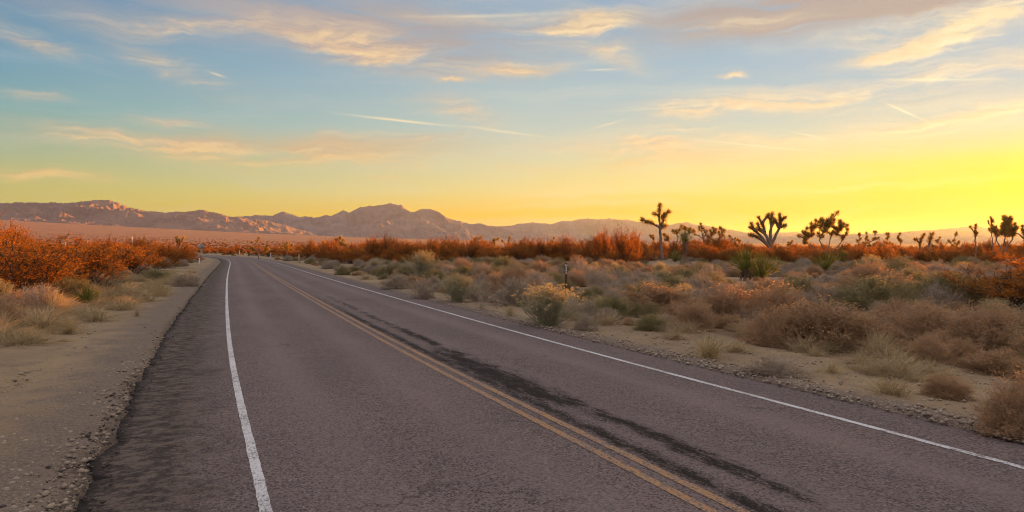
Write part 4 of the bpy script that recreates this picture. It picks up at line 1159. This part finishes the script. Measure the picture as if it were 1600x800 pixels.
for x, y, t, w, h in cr:
    if cnt['creosote'] < 235:
        lab, grp = describe('orange-lit leafy bush', 'orange bushes', x, y, t)
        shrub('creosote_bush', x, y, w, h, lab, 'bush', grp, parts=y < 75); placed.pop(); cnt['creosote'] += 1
    else: far_pts.append((x, y, float(terr(x, y)) - .05, w, h, rnd.randrange(3)))

lo = []
for x, y in candidates(9000, 11, 150, 37):
    t = float(road_t(x, y))
    side = 1 if t > 0 else -1
    if side > 0:
        if t < 5.2 + .9 * float(vnoise(y / 3, 0, 8)) + (1.1 if y < 17 else 0): continue
        if 1.0 < (x / y) * 3 < 3 and y < 17 and t < 8.2: continue
    else:
        if t > -7.0 - 1.4 * float(vnoise(y / 6, 1, 8)) or y < 19: continue
        if t < -22 and rnd.random() < .6: continue
    w = min(2.4, .62 * math.exp(rnd.gauss(.62, .36))) * (1.0 if y > 25 else .85); h = w * rnd.uniform(.36, .66)
    if not free(x, y, w * .5, .60) or hides(x, y, w * .9, h): continue
    lo.append((x, y, t, w, h)); placed.append((x, y, w * .42))
lo.sort(key=lambda c: c[1])
LOOK = {'grey_shrub': ('low twiggy grey shrub', 'low grey shrubs', 3), 'brown_shrub': ('low russet brown shrub', 'low brown shrubs', 5), 'olive_shrub': ('low dark olive shrub', 'low olive shrubs', 4),
        'rabbitbrush': ('slim upright yellow-tipped shrub', 'yellow-tipped shrubs', 4), 'dry_bush': ('bare grey dead bush', 'bare dead bushes', 3)}
cnt.update({k: 0 for k in LOOK})
for x, y, t, w, h in lo:
    brown = vnoise(x / 8, y / 8, 77) + .22 * (x / y) + rnd.uniform(-.25, .25) > .60
    v = rnd.random()
    kind = 'olive_shrub' if v < .17 else 'rabbitbrush' if v < .205 and y < 60 else 'dry_bush' if v < .30 and y < 50 else 'brown_shrub' if brown and t > 0 else 'grey_shrub'
    if kind == 'rabbitbrush': w, h = w * .75, h * 1.15
    if kind == 'dry_bush': w, h = w * .6, h * .95
    look, noun, src = LOOK[kind]
    if cnt[kind] < 280:
        lab, grp = describe(look, noun, x, y, t)
        shrub(kind, x, y, w, h, lab, 'bush', grp, parts=y < 32); placed.pop(); cnt[kind] += 1
    else: far_pts.append((x, y, float(terr(x, y)) - .04, w, h, src))

n_l = n_r = 0
for x, y in candidates(22000, 11, 62, 41):
    t = float(road_t(x, y))
    if t < 0:
        if n_l >= 195 or t > -4.75 - 1.0 * float(sst(32, 17, y)) - .8 * float(vnoise(y / 4, 3, 8)) or t < -14 or y < 14.2: continue
        w = rnd.uniform(.4, 1.15); h = w * rnd.uniform(.38, .68)
    else:
        if n_r >= 115 or t < 4.6 + .6 * float(vnoise(y / 2, 3, 8)) or y > 55 or (t > 9 and rnd.random() < .6): continue
        w = rnd.uniform(.3, .9); h = w * rnd.uniform(.4, .75)
    if not free(x, y, w * .5, .40) or hides(x, y, w, h): continue
    gold = rnd.random() < (.16 if t < 0 else .14)
    lab, grp = describe('straw yellow grass tuft' if gold else 'pale tan grass clump', 'straw grass tufts' if gold else 'pale grass clumps', x, y, t)
    shrub('grass_tuft' if gold else 'pale_grass_tuft', x, y, w, h, lab, 'grass tuft', grp)
    if t < 0: n_l += 1
    else: n_r += 1

fr_ = random.Random(44)
for i in range(64):                               # rough grass over the near left verge
    px, py = fr_.uniform(-10, 250), fr_.uniform(476, 540)
    if py > 548 - .33 * max(px, 20) or px > 250 - (py - 476) * 1.4: continue
    x, y, z = gp(px, py); t = float(road_t(x, y))
    wpx = fr_.uniform(16, 46)
    if t > -5.5 or not free(x, y, wpx * y / F * .5, .35): continue
    gold = fr_.random() < .25
    lab, grp = describe('straw yellow grass tuft' if gold else 'pale tan grass clump', 'straw grass tufts' if gold else 'pale grass clumps', x, y, t)
    at_px('grass_tuft' if gold else 'pale_grass_tuft', px, py, wpx, wpx * fr_.uniform(.35, .7), lab, 'grass tuft', grp)

TALLS = [(660, 90, 2.7), (692, 86, 3.0), (716, 92, 2.6), (636, 98, 2.5), (808, 82, 2.6), (846, 86, 2.9), (872, 88, 3.1), (906, 92, 3.1), (930, 97, 2.7), (765, 97, 2.4), (560, 110, 2.4), (590, 118, 2.6), (980, 100, 2.4), (1000, 104, 2.5), (1245, 96, 2.3), (1390, 92, 2.2), (1480, 90, 2.3), (1340, 100, 2.4)]
tr_ = random.Random(9)
TALLS += [(tr_.uniform(430, 1600), tr_.uniform(76, 125), tr_.uniform(1.9, 2.8)) for _ in range(44)]
TALLS = [q_ for q_ in TALLS if not 1015 < q_[0] < 1095]
for px, y, h in TALLS:
    x = (px - 800) / F * y
    w_ = 'below the central mountain range' if px < 800 else 'left of the tall Joshua tree' if px < 1010 else 'at the foot of the right-hand Joshua trees'
    a, b, j = PROTO['creosote_bush'][1 + 2 * rnd.randrange(3)]
    o = link('creosote_bush', None, loc=(x, y, float(terr(x, y)) - .04), rot=(0, 0, rnd.uniform(0, 6.28)), scale=(h * 1.05, h * 1.05, h * .78))
    link('branches', a, o); link('foliage', b, o)
    tag(o, 'tall orange bush with bare wands ' + w_, 'bush', 'tall bushes with bare wands ' + w_)

# ---- the scrub that goes on to the horizon, and past the right edge of the view, as one mass
q = np.random.default_rng(91)
for i in range(15000):
    y = math.exp(q.uniform(math.log(90), math.log(1900))); a = q.uniform(-36, 36); x = y * math.tan(R(a))
    t = float(road_t(x, y)) if y < 450 else 99
    if abs(t) < 9: continue
    big = q.random() < .5
    if y < 330 and big: continue
    if y < 150: continue
    w = q.uniform(1.8, 3.4) if big else q.uniform(.9, 1.8)
    h = q.uniform(1.2, 2.0) if big else w * q.uniform(.4, .6)
    far_pts.append((x, y, float(terr(x, y)) - .05, w, h, q.integers(3) if big else 3 + q.integers(3)))
for i in range(1700):                             # out of frame to the right, toward the sun
    a = q.uniform(34.8, 62); rr_ = math.exp(q.uniform(math.log(13), math.log(260))); x, y = rr_ * math.sin(R(a)), rr_ * math.cos(R(a))
    if float(road_t(x, y)) < 7.5: continue
    big = rr_ > 40 and q.random() < .45
    w = q.uniform(1.8, 3.2) if big else q.uniform(1.0, 2.0)
    far_pts.append((x, y, float(terr(x, y)) - .05, w, q.uniform(1.1, 1.8) if big else w * q.uniform(.45, .6), q.integers(3) if big else 3 + q.integers(3)))

def build_far():
    A = np.array(far_pts, float)
    me = bpy.data.meshes.new('desert_scrub'); me.vertices.add(len(A)); me.vertices.foreach_set('co', A[:, :3].astype(np.float32).ravel())
    for nm, tp_, val, key in (('size', 'FLOAT_VECTOR', np.stack([A[:, 3], A[:, 3], A[:, 4]], 1), 'vector'), ('turn', 'FLOAT_VECTOR', np.stack([0 * A[:, 0], 0 * A[:, 0], np.random.default_rng(3).uniform(0, 6.28, len(A))], 1), 'vector'), ('which', 'INT', A[:, 5].astype(np.int32), 'value')):
        at = me.attributes.new(nm, tp_, 'POINT'); at.data.foreach_set(key, np.ascontiguousarray(val if key == 'value' else val.astype(np.float32)).ravel())
    o = link('desert_scrub', me); tag(o, 'far desert scrub running on toward the mountains', kind='stuff')
    ng = bpy.data.node_groups.new('scatter_scrub', 'GeometryNodeTree')
    ng.interface.new_socket('Geometry', in_out='INPUT', socket_type='NodeSocketGeometry'); ng.interface.new_socket('Geometry', in_out='OUTPUT', socket_type='NodeSocketGeometry')
    g = NB(ng); gi, go = g.n('NodeGroupInput'), g.n('NodeGroupOutput')
    srcs = [PROTO['creosote_bush'][0][2], PROTO['creosote_bush'][1][2], PROTO['creosote_bush'][2][2], PROTO['grey_shrub'][0][2], PROTO['olive_shrub'][0][2], PROTO['brown_shrub'][0][2]]
    jn = g.n('GeometryNodeGeometryToInstance')
    for i, s in reversed(list(enumerate(srcs))):
        ob = next((q_ for q_ in COL.objects if q_.data == s), None)
        if ob is None:
            ob = bpy.data.objects.new('shrub_source', s)
        oi = g.n('GeometryNodeObjectInfo'); oi.inputs['Object'].default_value = ob; oi.transform_space = 'ORIGINAL'
        ng.links.new(oi.outputs['Geometry'], jn.inputs[0])
    ip = g.n('GeometryNodeInstanceOnPoints'); ng.links.new(gi.outputs[0], ip.inputs['Points']); ng.links.new(jn.outputs[0], ip.inputs['Instance'])
    ip.inputs['Pick Instance'].default_value = True
    for nm, tp_, sk in (('size', 'FLOAT_VECTOR', 'Scale'), ('turn', 'FLOAT_VECTOR', 'Rotation'), ('which', 'INT', 'Instance Index')):
        na = g.n('GeometryNodeInputNamedAttribute', data_type=tp_); na.inputs['Name'].default_value = nm
        ng.links.new(na.outputs[0], ip.inputs[sk])
    ng.links.new(ip.outputs[0], go.inputs[0])
    md = o.modifiers.new('scatter', 'NODES'); md.node_group = ng
build_far()

# ------------------------------------------------------------------ stones, gravel, litter
def ico(rng, r):
    V = np.array([(0, 0, 1), (1, 0, .1), (.3, .95, -.1), (-.8, .6, .1), (-.8, -.6, -.1), (.3, -.95, .1), (0, 0, -.8)], float)
    V = V * rng.uniform(.7, 1.2, (7, 1)) * r * np.array([1, 1, .65])
    Fc = np.array([(0, 1, 2), (0, 2, 3), (0, 3, 4), (0, 4, 5), (0, 5, 1), (6, 2, 1), (6, 3, 2), (6, 4, 3), (6, 5, 4), (6, 1, 5)])
    return V, Fc

def gravel(name, label, mat, n, seed, zones, r0, r1):
    rng = np.random.default_rng(seed); parts = []
    proto = [ico(rng, 1.0) for _ in range(12)]
    while len(parts) < n:
        s, t0, t1, y0, y1 = zones[int(rng.integers(len(zones)))]
        y = math.exp(rng.uniform(math.log(y0), math.log(y1)))
        t = s * (t0 + (t1 - t0) * rng.random() ** 1.4)
        x, nx, ny = frame(np.array([y])); X = float(x[0] + nx[0] * t); Y = float(y + ny[0] * t)
        e = float(edge_jag(np.array([y]), s)[0])
        onroad = abs(t) < abs(e)
        z = 0.0 if onroad else float(terr(X, Y)) + .015
        V, Fc = proto[int(rng.integers(12))]; r = r0 * (r1 / r0) ** (rng.random() ** 2.2); a = rng.uniform(0, 6.28); c, q_ = math.cos(a), math.sin(a)
        parts.append((V @ np.array([[c, q_, 0], [-q_, c, 0], [0, 0, 1]]) * r + [X, Y, z + r * .15], Fc))
    tag(link(name, mesh_np(name, *cat(parts), [mat])), label, kind='stuff')
gravel('gravel', 'loose pale stones on the verges', M['stone'], 9000, 5, [(-1, 4.2, 9.5, 4.5, 26), (-1, 4.2, 7.0, 4.5, 14), (1, 3.9, 8.5, 4.5, 26), (1, 3.75, 4.5, 5, 24)], .008, .045)
gravel('gravel', 'dark crumbs of asphalt along the broken road edges', M['asphalt_bit'], 2200, 6, [(-1, 4.0, 5.1, 4.5, 20), (-1, 4.05, 4.5, 4.5, 12), (1, 3.7, 4.4, 5, 18)], .005, .030)

def litter():
    rng = np.random.default_rng(15); P0, P1 = [], []
    for i in range(9000):
        y = math.exp(rng.uniform(math.log(6.5), math.log(34))); s = -1 if rng.random() < .45 else 1
        t = s * rng.uniform(4.9 if s > 0 else 5.6, 13)
        if fbm(y * .8, t * .8, 5, 2) < .45: continue
        x, nx, ny = frame(np.array([y])); X = float(x[0] + nx[0] * t); Y = float(y + ny[0] * t); z = float(terr(X, Y)) + .012
        a = rng.uniform(0, 6.28); L = rng.uniform(.05, .22)
        P0.append((X, Y, z)); P1.append((X + L * math.cos(a), Y + L * math.sin(a), z + rng.uniform(.0, .07)))
    tag(link('dry_litter', mesh_np('dry_litter', *pyr(np.array(P0), np.array(P1), .004), [M['pale_straw']])), 'dry twigs and stalks littering the sand', kind='stuff')
litter()

srng = np.random.default_rng(22)
def stone(px, py, wpx, label, mat='stone', name='stone', group=None):
    x, y, z = gp(px, py); r = wpx * y / F * .5
    bpyV, bpyF = ico(srng, r)
    o = link(name, mesh_np(name, bpyV * [1, .8, 1], bpyF, [M[mat]]), loc=(x, y, z + r * .25 + .015), rot=(0, 0, float(srng.uniform(0, 6))))
    tag(o, label, name.replace('_', ' '), group)
for a in [(36, 722, 9, 'pale stone on the sand nearest the left frame edge'), (8, 724, 11, 'flat pale stone at the very left of the verge'), (88, 711, 8, 'orange-tan stone lying right of two pale stones'),
          (1310, 550, 9, 'pale stone on the sandy clearing at right'), (1345, 545, 8, 'small pale stone right of the clearing one'), (1238, 585, 8, 'pale stone beside the low spiky bush'),
          (1170, 527, 9, 'stone between the upright straw tuft and brown bushes')]: stone(*a)
for px, py, w, lab in [(153, 713, 24, 'dark asphalt lump broken off at the left road edge'), (180, 650, 22, 'larger dark asphalt lump by the notch in the road edge'), (228, 634, 18, 'dark asphalt lump on the pavement beside the notch'), (88, 790, 20, 'dark asphalt lump nearest the camera at the left edge')]:
    pass

# ------------------------------------------------------------------ road furniture
def box(sx, sy, sz, z0=0.0, taper=1.0, rnd_=0.0):
    V = [(x * sx * .5 * k, y * sy * .5 * k, z) for z, k in ((z0, 1.0), (z0 + sz, taper)) for x, y in ((-1, -1), (1, -1), (1, 1), (-1, 1))]
    return np.array(V), np.array([(0, 2, 1), (0, 3, 2), (4, 5, 6), (4, 6, 7), (0, 1, 5), (0, 5, 4), (1, 2, 6), (1, 6, 5), (2, 3, 7), (2, 7, 6), (3, 0, 4), (3, 4, 7)])

def sign():
    Y = 112.0; x = (314 - 800) / F * Y; z = float(terr(x, Y))
    root = tag(link('road_sign', None, loc=(x, Y, z), rot=(0, 0, R(14))), 'grey back of a diamond road sign on a post left of the bend', 'road sign')
    zc = CAM_H + (PXH - 385.2) / F * Y - z
    h = .54; r = .06
    ring = []
    for k in range(4):                            # rounded diamond outline
        a0 = math.pi / 2 * k
        cxn, czn = math.cos(a0) * (h - r * 1.3), math.sin(a0) * (h - r * 1.3)
        for j in range(-3, 4): ring.append((cxn + r * math.cos(a0 + j * .26), czn + r * math.sin(a0 + j * .26)))
    n = len(ring)
    V = [(p, -.0015, zc + q_) for p, q_ in ring] + [(p, .0015, zc + q_) for p, q_ in ring]
    Fc = [(0, k, k + 1) for k in range(1, n - 1)] + [(n, n + k + 1, n + k) for k in range(1, n - 1)]
    for k in range(n): Fc += [(k, n + k, n + (k + 1) % n), (k, n + (k + 1) % n, (k + 1) % n)]
    link('panel', mesh_np('sign_panel', np.array(V), np.array(Fc), [M['alu']]), root)
    V, Fc = box(.075, .06, zc + h * .8 + .3, -.3); V[:, 1] -= .034
    link('post', mesh_np('sign_post', V, Fc, [M['steel']]), root)
    for dz in (-.28, .28):
        V, Fc = box(.16, .012, .05, zc + dz); V[:, 1] -= .0702
        link('bracket', mesh_np('sign_bracket', V, Fc, [M['steel']]), root)
sign()

def delineator(px, Y, top, label, seed):
    x = (px - 800) / F * Y; z = float(terr(x, Y)); h = CAM_H + (PXH - top) / F * Y - z
    root = tag(link('delineator_post', None, loc=(x, Y, z), rot=(0, R(srng.uniform(-2, 2)), R(-20))), label, 'marker post', 'white delineators along the road')
    V, Fc = box(.11, .05, h + .2, -.2, .92)
    link('post', mesh_np('delineator_body', V, Fc, [M['marker_white']]), root)
    V, Fc = box(.075, .006, .16, h - .26); V[:, 1] -= .029
    link('reflector', mesh_np('delineator_reflector', V, Fc, [M['reflector']]), root)
delineator(311.5, 83, 403, 'white delineator post nearest the sign, left of the road', 1)
delineator(423, 135, 394.5, 'white delineator post just past the bend on the right side', 2)
delineator(467, 128, 397, 'white delineator post, second along the right side', 3)
delineator(541.5, 92, 403.5, 'white delineator post closest to the camera on the right side', 4)
delineator(374.5, 200, 391, 'faint white delineator post farthest along the outer bend', 5)

def marker():
    x, y, z = gp(884, 463); h = 52 * y / F
    root = tag(link('marker_post', None, loc=(x, y, z), rot=(0, R(.8), R(-6))), 'slim brown marker post with white characters behind the yellow-tipped bush', 'marker post')
    w = .088
    V = np.array([(a, b, c) for c in (-.25, h - .015, h) for a, b in ((-w / 2, 0), (0, -.012), (w / 2, 0), (w / 2, .006), (0, -.005), (-w / 2, .006))], float)
    V[12:, 0] *= .8
    Fc = []
    for l in (0, 6):
        for k in range(6):
            a, b = l + k, l + (k + 1) % 6; Fc += [(a, b, b + 6), (a, b + 6, a + 6)]
    Fc += [(12, 13, 16), (12, 16, 17), (13, 14, 15), (13, 15, 16)]
    link('post', mesh_np('marker_body', V, np.array(Fc), [M['marker_brown']]), root)
    for i, ch in enumerate('N242'):
        cu = bpy.data.curves.new('character', 'FONT'); cu.body = ch; cu.size = .10; cu.align_x = 'CENTER'; cu.extrude = .0008; cu.materials.append(M['decal'])
        cu.offset = .004
        tmp = bpy.data.objects.new('character_source', cu)
        me = bpy.data.meshes.new_from_object(tmp); bpy.data.objects.remove(tmp)
        link('character', me, root, (0, -.0145, h - .115 - i * .085), (math.pi / 2, 0, 0))
marker()

def fence():
    Y = 78.0
    def P(px, py): return (px - 800) / F * Y, CAM_H + (PXH - py) / F * Y
    x0, zr = P(19, 381.2); x1, _ = P(136, 381.2)
    z = float(terr(x0, Y))
    root = tag(link('rail_fence', None, loc=(x0, Y, z)), 'pale single-rail fence running behind the orange bushes at left', 'fence')
    V, Fc = box(x1 - x0, .06, .075, zr - z); V[:, 0] += (x1 - x0) / 2
    link('rail', mesh_np('fence_rail', V, Fc, [M['rail']]), root)
    for px, top in ((19, 379.5), (46, 380), (72, 379.5), (101, 379), (136, 376)):
        x, zt = P(px, top); zz = float(terr(x, Y))
        V, Fc = box(.10, .10, zt - zz + .3, zz - z - .3); V[:, 0] += x - x0; V[:, 1] += .085
        link('post', mesh_np('fence_post', V, Fc, [M['rail']]), root)
    x, zt = P(206.5, 371.5); zz = float(terr(x, Y))
    root = tag(link('utility_marker', None, loc=(x, Y, zz)), 'thin white upright pole over the orange bushes at left', 'pole')
    V, Fc = tube([(0, 0, -.3), (0, 0, (zt - zz) * .5), (0, 0, zt - zz)], [.045, .045, .04], 10)
    link('pole', mesh_np('utility_pole', V, Fc, [M['marker_white']]), root)
    V, Fc = tube([(0, 0, zt - zz + .002), (0, 0, zt - zz + .07)], [.055, .05], 10)
    link('cap', mesh_np('utility_cap', V, Fc, [M['marker_white']]), root)
fence()
print('counts', cnt, 'grass', n_l, n_r, 'far', len(far_pts), 'objects', len(COL.objects))
